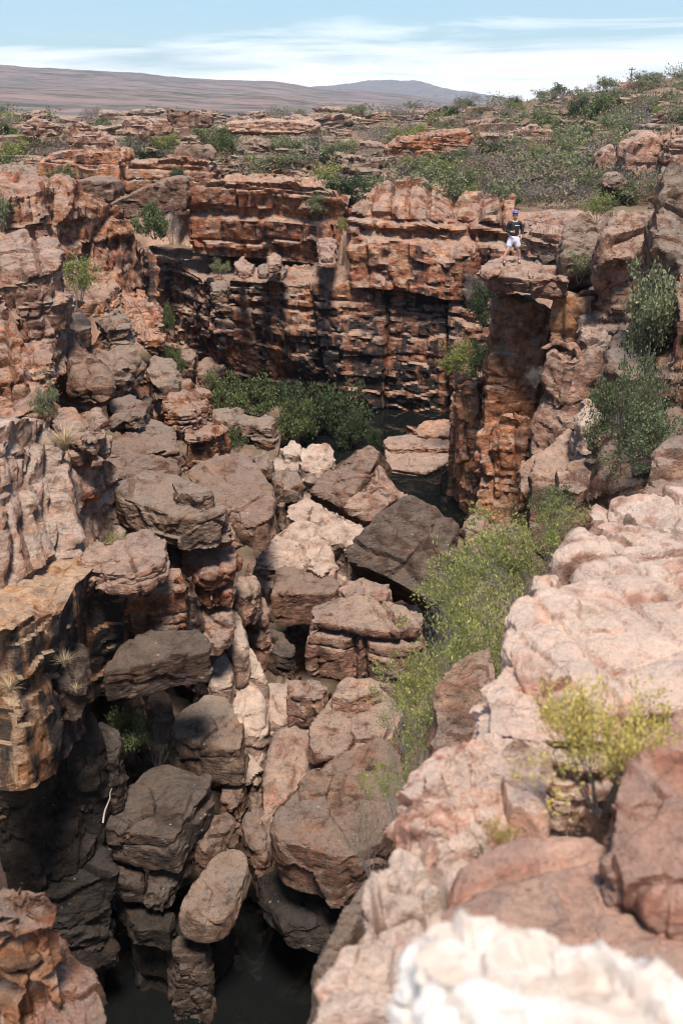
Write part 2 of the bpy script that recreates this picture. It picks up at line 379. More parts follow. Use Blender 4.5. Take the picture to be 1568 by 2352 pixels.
def rock(name, label, top, z, drop, mat='brown', sx=0.0, sy=0.0, flare=1.05, ext=(0, 0, -1), lean=(0, 0), vb=None, y=None, cat='boulder', group=None, split=False, dens=1.0, **kw):
    """top: the outline of the upper face in picture units, lying on a tilted plane through height z"""
    uv = np.array(top, float)
    if y: c0 = PY(*uv.mean(0), y); sy, ext = 6.0, (0, 1, 0)      # outline is the front; drop is the depth behind it
    else: c0 = PZ(*uv.mean(0), z)
    nrm = np.array([-sx, -sy, 1.0]); T = []
    for u, v in uv:
        d = ray(u, v); T.append(d * ((nrm @ c0) / (nrm @ d)))
    T = np.array(T); e = np.array(ext, float); e /= np.linalg.norm(e)
    tc = T.mean(0)
    if vb:                                     # lowest picture row of the front
        f = T[uv[:, 1].argmax()]; d = ray(uv[uv[:, 1].argmax(), 0], vb); drop = f[2] - d[2] * f[1] / d[1] + 0.15
    B = tc + (T - tc) * flare + e * drop + np.array([lean[0], lean[1], 0])
    mid = tc + (T - tc) * (0.5 + 0.5 * flare) * 1.01 + e * drop * 0.45 + 0.5 * np.array([lean[0], lean[1], 0])
    pts = np.concatenate([T, mid, B])
    _seed[0] += 13
    dist = np.linalg.norm(tc); px = np.ptp(pts, axis=0).max() / dist * FPX * 682 / 1568 * dens
    V, F, bid = shape_rock(pts, px, _seed[0], **kw)
    base = np.array([tc[0], tc[1], V[:, 2].min()])
    V = V - base
    if split and bid is not None:
        o = link(name, None, loc=base, label=label, cat=cat, group=group)
        split_children(o, V, F, bid, MAT[mat])
    else:
        o = link(name, mesh_np(name, V, F, MAT[mat], sharp=26), loc=base, label=label, cat=cat, group=group)
    ROCKS.append((name, tc.round(1), T[:, 2].min().round(1), T[:, 2].max().round(1), label))
    return o

# ------------------------------------------------------------------ terrain
def lerp_tab(x, xs, ys): return np.interp(x, xs, ys)
TY = [0, 6, 10, 15, 20, 25, 30, 36, 42, 47, 52, 60]
XL = [-6, -6.2, -6.6, -7.2, -8.6, -9.6, -11, -13, -14.5, -18, -24, -26]
Xl = [-4, -4.2, -4.6, -4.8, -5.0, -5.0, -6.4, -7.5, -9.5, -15, -21, -23]
Xr = [0.4, 0.9, 1.9, 2.9, 3.6, 4.6, 6.2, 8.0, 9.0, 10, 11, 12]
XR = [2.2, 3.2, 4.2, 5.6, 6.8, 8.0, 10, 11.5, 12, 13, 14, 15]
ZL = [-6.8, -6.8, -6.8, -6.8, -6.6, -6.5, -6.2, -5.2, -4.6, -4.4, -4.3, -4.2]
ZR = [-3.6, -3.8, -4.6, -5.6, -6.2, -6.4, -6.4, -5.8, -5.2, -4.6, -4.4, -4.2]
ZF = [-17.4, -17.4, -17.4, -17.4, -16.6, -15.2, -15.0, -15.2, -15.6, -15.6, -15.5, -15.5]
def height(x, y):
    r = np.hypot(x, y)
    xl, xL, xr, xR = (lerp_tab(y, TY, t) for t in (Xl, XL, Xr, XR))
    zl, zr, zf = (lerp_tab(y, TY, t) for t in (ZL, ZR, ZF))
    p3 = np.stack([x, y, np.zeros_like(x)], 1)
    w = 0.7 * fbm(p3 / 3.0, 3, 5)
    fl = sstep(0, 1, (xl - (x + w)) / np.maximum(xl - xL, 0.3))
    fr = sstep(0, 1, ((x + w) - xr) / np.maximum(xR - xr, 0.3))
    zl2 = np.minimum(zl + np.maximum(xL - x, 0) * 0.45, np.maximum(zl, -3.6))
    zlat = zf + fl * (zl2 - zf) + fr * (zr - zf)
    # back wall with its ledge
    yb = lerp_tab(x, [-16, -9, -7.4, -6, 1, 7, 14], [70, 68, 62, 57.5, 55, 53.5, 53])
    s = y - yb + 0.5 * w
    zb = zf + sstep(0, 0.8, s) * (-8.9 - zf) + sstep(lerp_tab(x, [-8, -1, 0.5, 14], [5.5, 5.5, 1.4, 1.4]), lerp_tab(x, [-8, -1, 0.5, 14], [6.5, 6.5, 2.4, 2.4]), s) * 4.6
    z = np.maximum(zlat, zb)
    plat = sstep(-6.5, -4.6, z)
    # far land: plateau, hillside on the right, then the long mesa
    az = np.degrees(np.arctan2(x, y))
    far = sstep(58, 90, r)
    swell = -4.2 + 1.2 * sstep(60, 300, r)
    hill_top = lerp_tab(az, [-5, 1, 5, 9, 12, 15.5, 18.5, 24, 40], [-2.0, -0.4, 0.9, 2.3, 3.8, 6.2, 8.6, 12.5, 19.0])
    hill = (hill_top + 3.0) * sstep(75, 300, r) ** 1.1
    side = sstep(6, 26, az) * sstep(40, 90, r) * 2.2
    zfar = swell + hill + side
    zfar = zfar - 14 * sstep(330, 620, r)
    ridge = lerp_tab(az, [-42, -25, -19, -14, -10.5, -7.0, -3.4, -1.2, 0.4, 4.2, 8, 10, 14, 42], [140, 137, 130, 123, 117, 101, 93, 75, 71, 52, 26, 10, 0, 0])
    up = np.clip((r - 520) / (3000 - 520), 0, 1)
    zfar = zfar + ridge * 1.02 * (0.16 * sstep(0, .25, up) + 0.42 * up + 0.42 * sstep(0.62, 0.97, up))
    z = z + (zfar + 4.2) * far * (y > 20)
    # bedded outcrops: stepped ledges
    near = sstep(9000, 200, r)
    n = fbm(p3 / 16.0 * np.array([0.7, 1.3, 1]), 4, 31) * 1.5 + fbm(p3 / 4.5, 3, 77) * 0.35
    stp = 0.62
    tz = n / stp; ti = np.floor(tz); tf = tz - ti
    ter = (ti + sstep(0.62, 0.98, tf)) * stp
    rocky = sstep(-0.25, 0.3, fbm(p3 / 45.0, 3, 51) + 0.55 - 0.5 * sstep(10, 20, az) - 0.6 * sstep(150, 400, r))
    z = z + plat * sstep(28, 48, r) * sstep(420, 150, r) * (0.75 * ter * rocky + 0.25 * n * 0.6)
    ro = sstep(300, 900, r)
    z = z + ro * (fbm(p3 / 260 * np.array([.5, 1.6, 1]), 4, 91) * 6 * sstep(500, 1400, r) + fbm(p3 / 40, 3, 93) * 1.2)
    z = z + (1 - plat) * 0.5 * facets(p3 / 1.0, 1.6, 3) + 0.1 * fbm(p3 / 0.7, 3, 17) * sstep(150, 60, r)
    return z
NAZ = 390
azs = np.radians(np.linspace(-42, 42, NAZ))
rs = np.concatenate([np.geomspace(2.5, 14, 40, endpoint=False), np.geomspace(14, 50, 110, endpoint=False), np.geomspace(50, 150, 200, endpoint=False), np.geomspace(150, 520, 80, endpoint=False), np.geomspace(520, 3300, 90)])
RR, AA = np.meshgrid(rs, azs, indexing='ij')
gx, gy = (RR * np.sin(AA)).ravel(), (RR * np.cos(AA)).ravel()
gz = height(gx, gy)
i_, j_ = np.meshgrid(np.arange(len(rs) - 1), np.arange(NAZ - 1), indexing='ij'); q_ = (i_ * NAZ + j_).ravel()
GF = np.stack([q_, q_ + 1, q_ + NAZ + 1, q_ + NAZ], 1)

def ground_material():
    m, t, b = nt('plateau_ground'); g = G(t)
    tc = t.nodes.new('ShaderNodeTexCoord'); v = tc.outputs['Object']
    geo = t.nodes.new('ShaderNodeNewGeometry'); sx = t.nodes.new('ShaderNodeSeparateXYZ'); g.l.new(geo.outputs['Normal'], sx.inputs[0])
    n1 = g.noise(v, 0.5, 7, 0.65, 0.5)
    rockc = g.mix(g.rng(n1, 0.35, 0.65), (0.30, 0.165, 0.11), (0.36, 0.25, 0.2))
    rockc = g.mix(g.rng(g.noise(v, 2.3, 7, 0.7), 0.48, 0.66), rockc, (0.2, 0.185, 0.175))
    rockc = g.mix(g.rng(g.noise(v, 4.1, 7, 0.7), 0.56, 0.72), rockc, (0.44, 0.36, 0.31))
    soil = g.mix(g.rng(g.noise(v, 0.9, 5, 0.7), 0.4, 0.6), (0.2, 0.13, 0.095), (0.13, 0.095, 0.07))
    soil = g.mix(g.rng(g.noise(v, 1.6, 6, 0.75), 0.47, 0.6), soil, (0.13, 0.115, 0.075))
    c = g.mix(g.rng(sx.outputs[2], 0.80, 0.93), rockc, soil)
    # heath on the far slopes, in bands along the bedding
    ln = t.nodes.new('ShaderNodeVectorMath'); ln.operation = 'LENGTH'; g.l.new(v, ln.inputs[0])
    hv = g.map(v, (0.35, 1.3, 1.0))
    heath = g.mix(g.rng(g.noise(hv, 0.012, 8, 0.68, 0.4), 0.42, 0.6), (0.19, 0.138, 0.13), (0.125, 0.105, 0.105))
    heath = g.mix(g.rng(g.noise(hv, 0.028, 9, 0.8), 0.47, 0.58), heath, (0.06, 0.062, 0.055))
    heath = g.mix(g.rng(g.noise(hv, 0.13, 6, 0.8), 0.57, 0.68), heath, (0.27, 0.22, 0.19))
    c = g.mix(g.rng(ln.outputs['Value'], 170, 480), c, heath)
    g.l.new(c, b.inputs['Base Color']); b.inputs['Roughness'].default_value = 0.95; b.inputs['Specular IOR Level'].default_value = 0.1
    bp = t.nodes.new('ShaderNodeBump'); bp.inputs['Strength'].default_value = 0.8; bp.inputs['Distance'].default_value = 0.2
    g.l.new(g.noise(v, 3.0, 9, 0.72), bp.inputs['Height']); g.l.new(bp.outputs[0], b.inputs['Normal'])
    return m
GM = ground_material()
link('ground', mesh_np('ground', np.stack([gx, gy, gz], 1), GF[:, ::-1][:, ::-1], GM), kind='structure', label='stony plateau and gorge bed running out to the long mesa')

# blue hill far behind the mesa
def far_hill():
    us = np.linspace(610, 1350, 120); prof = np.interp(us - 22, [600, 700, 780, 850, 880, 925, 955, 985, 1040, 1100, 1150, 1200, 1330], [205, 200, 191, 183.5, 183, 185, 192, 202, 209, 220, 229, 238, 262])
    prof = prof + 0.8 * np.sin(us * 0.11) + 0.5 * np.sin(us * 0.37)
    V, n = [], 14
    for k in range(n):
        f = k / (n - 1)
        for u, v in zip(us, prof):
            top = PY(u, v, 7600.0); h = top[2]
            zz = h - (h + 60) * (1 - f) ** 1.5
            V.append((top[0], 7600 - 2200 * (1 - f) + 120 * math.sin(u * .05 + k), zz))
    m = len(us); F = [(k * m + j, k * m + j + 1, (k + 1) * m + j + 1, (k + 1) * m + j) for k in range(n - 1) for j in range(m - 1)]
    V = np.array(V)
    # back slope
    back = V[-m:] + np.array([0, 900, 0]); back[:, 2] = -60
    V = np.concatenate([V, back]); k = n - 1
    F += [(k * m + j, k * m + j + 1, (k + 1) * m + j + 1, (k + 1) * m + j) for j in range(m - 1)]
    link('far_hill', mesh_np('far_hill', V, F, GM), kind='structure', label='low blue flat-topped hill on the horizon')
    # plain between mesa and hill
    g = np.array([(-6000, 3250, -6), (9000, 3250, -6), (9000, 9000, -6), (-6000, 9000, -6)], float)
    link('far_plain', mesh_np('far_plain', g, np.array([(0, 1, 2, 3)]), GM), kind='structure', label='flat plain beyond the mesa')
far_hill()

# ------------------------------------------------------------------ the back cliff of the gorge
def cliff(name, label, stations, seed, mat, res=0.085, th=0.9, sp=1.7, amp=0.42, cap=3.0, buttress=0.5, bulge=0.0, fa=1.0, gr=1.0, m2=1.0, thing=None):
    """stations: (top xyz, bottom xyz) along the wall, left to right as seen; wall faces the camera"""
    T = np.array([s[0] for s in stations], float); B = np.array([s[1] for s in stations], float)
    L = np.concatenate([[0], np.cumsum(np.linalg.norm(np.diff((T + B) / 2, axis=0), axis=1))])
    ns = int(L[-1] / res); s = np.linspace(0, L[-1], ns)
    def sm(A):
        return np.stack([np.interp(s, L, A[:, i]) for i in range(3)], 1)
    Ts, Bs = sm(T), sm(B)
    H = (Ts - Bs)[:, 2].mean(); nt_ = int(H / res); nc = int(cap / res / 1.6)
    tang = np.gradient((Ts + Bs) / 2, axis=0); nrm = np.stack([tang[:, 1], -tang[:, 0], 0 * tang[:, 0]], 1); nrm /= np.linalg.norm(nrm, axis=1, keepdims=True)
    k = max(3, int(1.5 / res)); ker = np.ones(k) / k
    nrm = np.stack([np.convolve(np.pad(nrm[:, i], (k, k), 'edge'), ker, 'same')[k:-k] for i in range(3)], 1)
    rows, N, cp = [], [], []
    up = np.array([0, 0, 1.0])
    for c in range(nc, 0, -1):
        rows.append(Ts - nrm * (c * res * 1.6) + up * (0.06 * c * res)); N.append(up * 0.9 + nrm * 0.1 + 0 * nrm); cp.append(np.full(ns, 1.0))
    for i in range(nt_ + 1):
        t = i / nt_; e = math.exp(-t * H / 0.35)
        rows.append(Ts + (Bs - Ts) * t + nrm * (bulge * math.sin(math.pi * t))); n_ = nrm * (1 - 0.6 * e) + up * 0.6 * e; N.append(n_); cp.append(np.full(ns, e))
    P = np.concatenate(rows); N = np.concatenate(N); N /= np.linalg.norm(N, axis=1, keepdims=True); cp = np.concatenate(cp)
    S = np.tile(s, len(rows))
    w = np.stack([fbm(P / 1.8, 3, seed + 60 + i) for i in range(3)], 1)
    bed = P[:, 2] + 0.15 * w[:, 2] + 0.035 * S
    # on the cap the blocks go back in depth
    back = np.repeat(np.concatenate([-np.arange(nc, 0, -1) * res * 1.6, np.zeros(nt_ + 1)]), ns)
    bedc = np.where(back < 0, bed[nc * ns + np.tile(np.arange(ns), len(rows))], bed)
    dm, bid = masonry(bedc, S + 0.24 * w[:, 0], back + 0.3 * w[:, 1] + 50.0, th, sp, seed, amp, 0.13 * th * gr, 0.05 * th, max(0.06 * th, 1.3 * res))
    dm2, _ = masonry(bedc, S + 0.12 * w[:, 0], back + 0.2 * w[:, 1] + 50.0, th * 0.4, sp * 0.55, seed + 40, amp * 0.22, 0.025 * th, 0.025 * th, 1.2 * res)
    # big vertical fractures and buttresses
    f = S / 4.3 + 0.5 * vnoise(np.stack([S * 0.2, P[:, 2] * 0.12, 0 * S], 1), seed + 3); fi = np.floor(f); ff = f - fi
    bt = buttress * ((hsh(fi, 1, 2, seed) - 0.5) * 1.6 + (hsh(fi, 3, 4, seed) - 0.5) * (ff - 0.5)) - 0.45 * gr * np.exp(-(np.minimum(ff, 1 - ff) * 4.3 / 0.16) ** 2)
    d = dm + m2 * dm2 + bt * (1 - 0.7 * cp) + fa * (0.24 * facets(P * np.array([1, 1, 1.6]), 1.6, seed + 8) + 0.09 * facets(P * np.array([1, 1, 1.8]), 0.5, seed + 9) + 0.35 * fbm(P / 4.5, 2, seed + 10)) + 0.03 * fbm(P / 0.3, 3, seed + 12)
    P = P + N * d[:, None]
    R_ = len(rows); i, j = np.meshgrid(np.arange(R_ - 1), np.arange(ns - 1), indexing='ij'); q = (i * ns + j).ravel()
    F = np.stack([q, q + ns, q + ns + 1, q + 1], 1)
    root = link(name, None, loc=(P[:, 0].mean(), P[:, 1].mean(), P[:, 2].min()), kind=None if thing else 'structure', label=label, cat=thing)
    split_children(root, P - np.array(root.location), F, bid, MAT[mat], minf=24)
def st(u1, v1, y1, u2, v2, y2): return (PY(u1, v1, y1), PY(u2, v2, y2))
cliff('back_cliff_lower', 'black streaked lower cliff across the back of the gorge', [
    st(330, 590, 66, 360, 830, 64), st(395, 600, 62.5, 420, 850, 61), st(470, 640, 58, 520, 850, 58.5), st(480, 645, 55.6, 535, 870, 55.2), st(560, 640, 54.6, 600, 900, 54.3), st(660, 645, 54.0, 700, 925, 53.6),
    st(790, 655, 53.4, 820, 945, 53.0), st(950, 665, 52.8, 960, 960, 52.2), st(1100, 690, 52.2, 1080, 975, 51.6), st(1200, 700, 52, 1200, 980, 51.5)], 7, 'cliffdark', res=0.09, th=1.05, sp=3.6, amp=0.3, cap=5.0, buttress=0.45, bulge=0.6, fa=1.5, gr=0.5, m2=0.25)
cliff('back_cliff_upper', 'orange banded upper cliff with flat grey top behind the boulder-strewn shelf', [
    st(425, 425, 66, 440, 575, 65), st(437, 428, 60, 445, 580, 60), st(520, 418, 59.6, 520, 590, 59.6), st(620, 412, 59.4, 630, 600, 59.4), st(740, 425, 59, 740, 610, 59), st(800, 470, 58.6, 800, 620, 58.5)], 21, 'cliff', res=0.11, th=1.1, sp=3.4, amp=0.36, cap=5.5, buttress=0.4, gr=0.5, m2=0.4)
cliff('back_cliff_right', 'bulging reddish rock buttresses below the bushes at the back right of the gorge', [
    st(785, 500, 58, 790, 650, 57), st(800, 480, 55.0, 800, 655, 53.6), st(860, 462, 54.2, 870, 655, 53.2), st(960, 462, 53.9, 960, 665, 52.9), st(1020, 485, 53.6, 1030, 680, 52.8), st(1110, 475, 53.2, 1110, 690, 52.4), st(1180, 470, 53, 1180, 700, 52)], 33, 'cliff', res=0.1, th=1.6, sp=2.0, amp=0.5, cap=4.0, buttress=0.9, bulge=0.4, fa=1.6, gr=0.6, m2=0.5)

# the stepped wall on the left: one bedded cliff per step
cliff('left_cliff_upper', 'orange banded cliff tower with black streaks on the left rim of the gorge', [
    st(-90, 520, 34, -90, 680, 33), st(30, 445, 42, 40, 640, 40), st(140, 425, 48, 150, 610, 46), st(225, 452, 50, 230, 650, 48), st(282, 488, 50.5, 290, 700, 49), st(325, 565, 51, 350, 790, 50), st(345, 600, 56, 372, 800, 55)], 45, 'cliff', res=0.1, th=0.9, sp=1.6, amp=0.6, cap=4.0, buttress=0.9, gr=0.7)
cliff('left_cliff_middle', 'orange brown middle step of the left gorge wall behind the wedged boulders', [
    st(-90, 640, 24, -90, 950, 22), st(50, 690, 27, 50, 950, 25), st(150, 750, 29.8, 150, 965, 27.6), st(240, 805, 31, 245, 985, 29), st(330, 840, 32.2, 335, 1000, 30.6), st(410, 875, 33.6, 425, 1010, 32.6), st(455, 890, 37, 500, 1020, 36)], 57, 'cliff', res=0.085, th=0.8, sp=1.3, amp=0.5, cap=3.2, buttress=0.5, gr=0.7)
cliff('left_cliff_lower', 'pale cracked pink lower step of the left gorge wall', [
    st(-90, 985, 16.6, -90, 1440, 13.9), st(0, 975, 17.4, 0, 1405, 14.9), st(60, 952, 18.6, 95, 1345, 16.3), st(108, 968, 19.5, 185, 1270, 17.9), st(150, 1005, 20.5, 205, 1270, 19.1), st(240, 1060, 21.5, 280, 1310, 20.4), st(330, 1100, 22.4, 400, 1295, 21.8), st(430, 1140, 23.6, 480, 1400, 22.6), st(505, 1175, 26, 535, 1420, 25)], 69, 'paleface', res=0.055, th=1.0, sp=1.3, amp=0.2, cap=2.6, buttress=0.25, gr=0.55, fa=0.8)
cliff('left_cliff_base', 'cream ledge and black streaked orange lowest step of the left gorge wall', [
    st(-90, 1405, 12.6, -90, 1850, 11.6), st(60, 1415, 13.6, 60, 1830, 12.8), st(145, 1400, 14.5, 155, 1780, 13.9), st(172, 1345, 15.6, 188, 1700, 15.0), st(210, 1312, 17.2, 215, 1620, 16.8), st(330, 1330, 18.4, 330, 1580, 18.0), st(425, 1345, 19.6, 440, 1570, 19.2), st(470, 1430, 21, 500, 1610, 20.4)], 81, 'orangewall', res=0.05, th=1.5, sp=1.8, amp=0.12, cap=2.6, buttress=0.3, fa=1.0, gr=0.3, m2=0.15)

# the pillar and the columns of the right wall
cliff('rock_pillar', 'tall straight orange pillar under the cap rock', [
    st(1165, 668, 38.5, 1120, 1080, 38), st(1134, 670, 35.8, 1082, 1090, 35.2), st(1142, 676, 35.3, 1092, 1100, 34.7), st(1205, 684, 35.0, 1160, 1110, 34.3), st(1272, 690, 35.1, 1222, 1100, 34.4), st(1300, 690, 37.5, 1262, 1080, 37)], 101, 'pillar', res=0.065, th=3.4, sp=2.2, amp=0.16, cap=1.2, buttress=0.12, fa=0.8, gr=0.25, thing='rock pillar')
cliff('rock_column', 'smooth square red column right of the tall pillar', [
    st(1290, 668, 36, 1264, 830, 36), st(1272, 674, 33.4, 1250, 830, 33.2), st(1335, 702, 32.8, 1318, 840, 32.6), st(1352, 700, 32.8, 1340, 840, 32.6), st(1380, 674, 34.4, 1374, 820, 34)], 113, 'pillar', res=0.06, th=4.0, sp=3.0, amp=0.1, cap=2.0, buttress=0.1, fa=0.6, gr=0.25, thing='rock column')
cliff('rock_column', 'long leaning orange column below the square red column', [
    st(1266, 798, 33.6, 1200, 1210, 32.6), st(1256, 806, 31.2, 1178, 1230, 29.6), st(1300, 826, 30.4, 1245, 1230, 28.8), st(1315, 828, 30.3, 1262, 1220, 28.7), st(1352, 820, 30.2, 1320, 1180, 28.6), st(1388, 805, 31.6, 1395, 1150, 30)], 127, 'pink', res=0.06, th=6.0, sp=1.6, amp=0.16, cap=2.0, buttress=0.3, fa=0.9, gr=0.22, thing='rock column')
cliff('rock_column', 'low jagged column clasping the foot of the tall pillar', [
    st(1046, 905, 41, 1040, 1150, 40.5), st(1036, 905, 38.2, 1050, 1170, 37.4), st(1062, 875, 37.2, 1085, 1200, 36.2), st(1100, 885, 36.8, 1115, 1210, 35.8), st(1122, 900, 37.2, 1140, 1200, 36.4)], 139, 'pillar', res=0.06, th=3.2, sp=0.9, amp=0.25, cap=1.5, buttress=0.3, fa=1.0, gr=0.3, thing='rock column')
cliff('rock_column', 'blocky dark red base block stack under the tall pillar', [
    st(1118, 990, 36, 1080, 1215, 35.4), st(1108, 1000, 34.2, 1072, 1225, 33.3), st(1150, 962, 33.6, 1140, 1245, 32.6), st(1205, 970, 33.4, 1190, 1245, 32.4), st(1236, 985, 34.2, 1225, 1230, 33.4)], 149, 'pillar', res=0.06, th=1.6, sp=1.1, amp=0.35, cap=1.5, buttress=0.3, fa=1.0, gr=0.5, thing='rock column')

# ------------------------------------------------------------------ water
def water(name, label, pts, z):
    m, t, b = nt(name); g = G(t)
    b.inputs['Base Color'].default_value = (0.006, 0.007, 0.007, 1); b.inputs['Roughness'].default_value = 0.02; b.inputs['IOR'].default_value = 1.33; b.inputs['Specular IOR Level'].default_value = 0.5
    tc = t.nodes.new('ShaderNodeTexCoord'); bp = t.nodes.new('ShaderNodeBump'); bp.inputs['Strength'].default_value = 0.04; bp.inputs['Distance'].default_value = 0.02
    g.l.new(g.noise(tc.outputs['Object'], 2.0, 2), bp.inputs['Height']); g.l.new(bp.outputs[0], b.inputs['Normal'])
    V = np.array([(x, y, z) for x, y in pts]); link(name, mesh_np(name, V, np.array([list(range(len(pts)))]), m), kind='structure', label=label)
water('pool_water', 'still black pool far below in the narrow bottom of the gorge', [(-7, 4), (4, 4), (5, 21), (-7, 21)], -16.9)
water('back_pool_water', 'dark shaded pool at the foot of the tall rock pillar', [(-3, 36), (10, 36), (12, 58), (-3, 58)], -15.0)

# ------------------------------------------------------------------ boulders and stacked blocks (picture outlines of their upper faces)
def B(label, top, z, drop, mat='brown', name='boulder', **kw): return rock(name, label, top, z, drop, mat, **kw)
# --- the pile in the middle of the gorge
B('large flat striated boulder with black shaded front above the sky-reflecting water', [(735,1745),(780,1722),(880,1690),(930,1740),(925,1850),(870,1940),(780,1978),(640,1930),(618,1885),(680,1790)], -12.4, 3.4, 'brown', sy=.22, sx=.05, flare=.95, vb=2085, fac=0.6, rough=0.6)
B('stepped flat boulder directly behind the large striated boulder', [(760,1600),(800,1565),(880,1575),(930,1640),(905,1695),(740,1742),(705,1712),(715,1660)], -12.3, 1.5, 'pink', sy=.3, fac=0.6)
B('small capping rock leaning on the stepped flat boulder', [(772,1570),(800,1552),(870,1560),(880,1585),(800,1605),(765,1600)], -11.8, 0.8, 'pink', sy=.3)
B('long rounded pink slab left of the large striated boulder', [(640,1650),(700,1640),(722,1690),(700,1790),(610,1885),(588,1850),(602,1770)], -13.3, 2, 'pink', sy=.35, k=10, fac=0.5)
B('dark rounded boulder wedged beside the narrow slit of water', [(580,1852),(622,1880),(625,1955),(600,1975),(548,1895),(560,1862)], -14.0, 2.4, 'brown', k=9, sy=.2, vb=2060)
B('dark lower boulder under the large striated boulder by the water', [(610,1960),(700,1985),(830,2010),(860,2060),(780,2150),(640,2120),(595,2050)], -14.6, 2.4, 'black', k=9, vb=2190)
B('cracked square boulder with dark front in the middle of the pile', [(715,1380),(770,1358),(870,1370),(975,1405),(972,1440),(900,1450),(800,1435),(710,1425)], -11.7, 2.9, 'pink', flare=1.04, bed=1.3, joint=1.6, amp=.12, sy=.1, vb=1570, fac=0.7)
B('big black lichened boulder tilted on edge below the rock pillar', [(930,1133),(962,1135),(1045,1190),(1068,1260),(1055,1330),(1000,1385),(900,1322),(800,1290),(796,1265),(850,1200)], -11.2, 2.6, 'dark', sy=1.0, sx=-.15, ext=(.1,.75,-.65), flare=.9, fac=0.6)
B('dark-fronted boulder with pale top left of the cracked square boulder', [(635,1305),(680,1293),(730,1305),(785,1340),(770,1362),(700,1358),(622,1365)], -11.9, 2.2, 'brown', flare=.95, sy=.25, vb=1432, fac=0.6)
B('small dark egg-shaped boulder below the dark-fronted boulder', [(585,1450),(620,1430),(675,1468),(682,1500),(640,1512),(583,1482)], -12.9, 1.8, 'dark', k=9, sy=.2, vb=1552)
B('pale wedge boulder with curved ridges under the tilted leaning boulder', [(640,1195),(690,1180),(735,1205),(790,1300),(770,1325),(680,1292),(600,1312),(563,1290),(600,1240)], -11.4, 1.6, 'white', sy=.55, k=12)
B('pale elongated boulder pointing at the big black lichened boulder', [(690,1142),(740,1150),(852,1215),(850,1240),(800,1265),(720,1205),(652,1182)], -11.3, 1.8, 'white', sy=.35)
B('flat pink slab wedged under the big black lichened boulder', [(770,1345),(800,1328),(890,1340),(895,1362),(850,1368),(780,1362)], -12.0, 1.2, 'pink', sy=.1)
B('reddish tilted boulder leaning to the left at the top of the pile', [(848,1016),(872,1030),(865,1060),(790,1168),(702,1135),(740,1085),(800,1040)], -10.8, 1.5, 'brown', sy=.95, sx=.25, ext=(.3,.6,-.75), fac=0.5, rough=0.6)
B('second tilted boulder tucked under the reddish leaning boulder', [(872,1070),(917,1130),(905,1150),(860,1200),(785,1168),(840,1100)], -11.4, 1.4, 'pink', sy=.9, ext=(.2,.6,-.7))
B('rounded grey boulder between the big dark boulder and the leaning boulder', [(622,1092),(660,1070),(690,1082),(695,1112),(640,1125)], -11.1, 1.9, 'grey', k=9, sy=.2)
B('pale angular boulder at the head of the pile', [(690,1035),(705,1015),(760,1020),(772,1050),(735,1082),(692,1070)], -11.0, 1.4, 'white', sy=.4)
B('small pale boulder second from the green bushes', [(640,1030),(665,1012),(692,1018),(690,1040),(655,1048)], -11.2, 1.0, 'white', sy=.2)
B('pale block under the small pale boulder near the green bushes', [(625,1055),(650,1040),(690,1048),(700,1070),(660,1085),(628,1075)], -11.6, 1.0, 'white', sy=.2)
B('small grey boulder beside the big dark boulder top', [(578,1045),(600,1030),(622,1042),(626,1070),(590,1075)], -10.9, 1.3, 'grey', sy=.2)
B('big rounded dark boulder with orange underside at the foot of the left ledges', [(415,1085),(470,1045),(560,1028),(602,1060),(634,1130),(630,1195),(585,1215),(500,1165),(425,1105)], -9.2, 3.6, 'brown', sy=.5, flare=.85, lean=(.2,-.3), k=11, vb=1282, fac=0.6, rough=0.7)
B('bulky pink boulder at the lower left of the pale wedge boulder', [(545,1322),(590,1313),(598,1345),(560,1372),(533,1362)], -10.8, 2.4, 'pink', k=9, vb=1435)
B('small pink boulder squeezed beside the dark egg-shaped boulder', [(575,1362),(612,1368),(622,1400),(600,1430),(560,1415)], -11.8, 1.6, 'pink', k=9, sy=.3)
B('washed white bedrock hump in the stream channel', [(530,1555),(580,1550),(615,1590),(612,1660),(570,1685),(520,1640),(505,1590)], -13.0, 1.8, 'white', sy=.4, k=7, fac=.5, name='bedrock_hump')
B('upper washed white bedrock chute below the pink boulders', [(535,1478),(575,1465),(605,1520),(620,1560),(570,1560),(530,1540)], -12.4, 2.2, 'white', sy=.7, k=7, fac=.5, name='bedrock_hump')
B('narrow washed bedrock rib against the dark square block', [(480,1520),(520,1480),(540,1520),(530,1580),(490,1590),(475,1560)], -12.2, 2.2, 'white', sy=.6, k=7, fac=.6, name='bedrock_hump')
B('pale bedrock floor between the channel and the small capping block', [(600,1565),(660,1560),(700,1600),(690,1650),(640,1660),(605,1640)], -13.3, 1.5, 'white', sy=.3, k=7, fac=.6, name='bedrock_hump')
B('pale rib of washed bedrock in the slit beside the long pink slab', [(545,1660),(600,1650),(615,1720),(590,1790),(555,1780)], -13.9, 1.6, 'white', sy=.4, k=8, name='bedrock_hump')
B('small block with flat pale top above the stepped boulder', [(665,1562),(720,1555),(757,1575),(742,1602),(660,1597)], -12.1, 1.4, 'pink', bed=.7, amp=.1)
B('grey boulder with a small rain hollow in its top', [(420,1630),(480,1588),(522,1598),(562,1660),(555,1722),(500,1722),(400,1692),(383,1652)], -12.2, 2.2, 'grey', sy=.25, vb=1790, fac=0.6)
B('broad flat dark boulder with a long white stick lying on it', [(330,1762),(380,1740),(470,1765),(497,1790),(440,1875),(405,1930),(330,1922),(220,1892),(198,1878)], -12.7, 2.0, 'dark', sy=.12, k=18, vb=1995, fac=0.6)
B('narrow tilted dark slab below the broad flat boulder', [(425,1900),(442,1920),(440,1962),(372,2062),(330,2046),(345,2005)], -13.8, 1.4, 'dark', sy=.3, vb=2085)
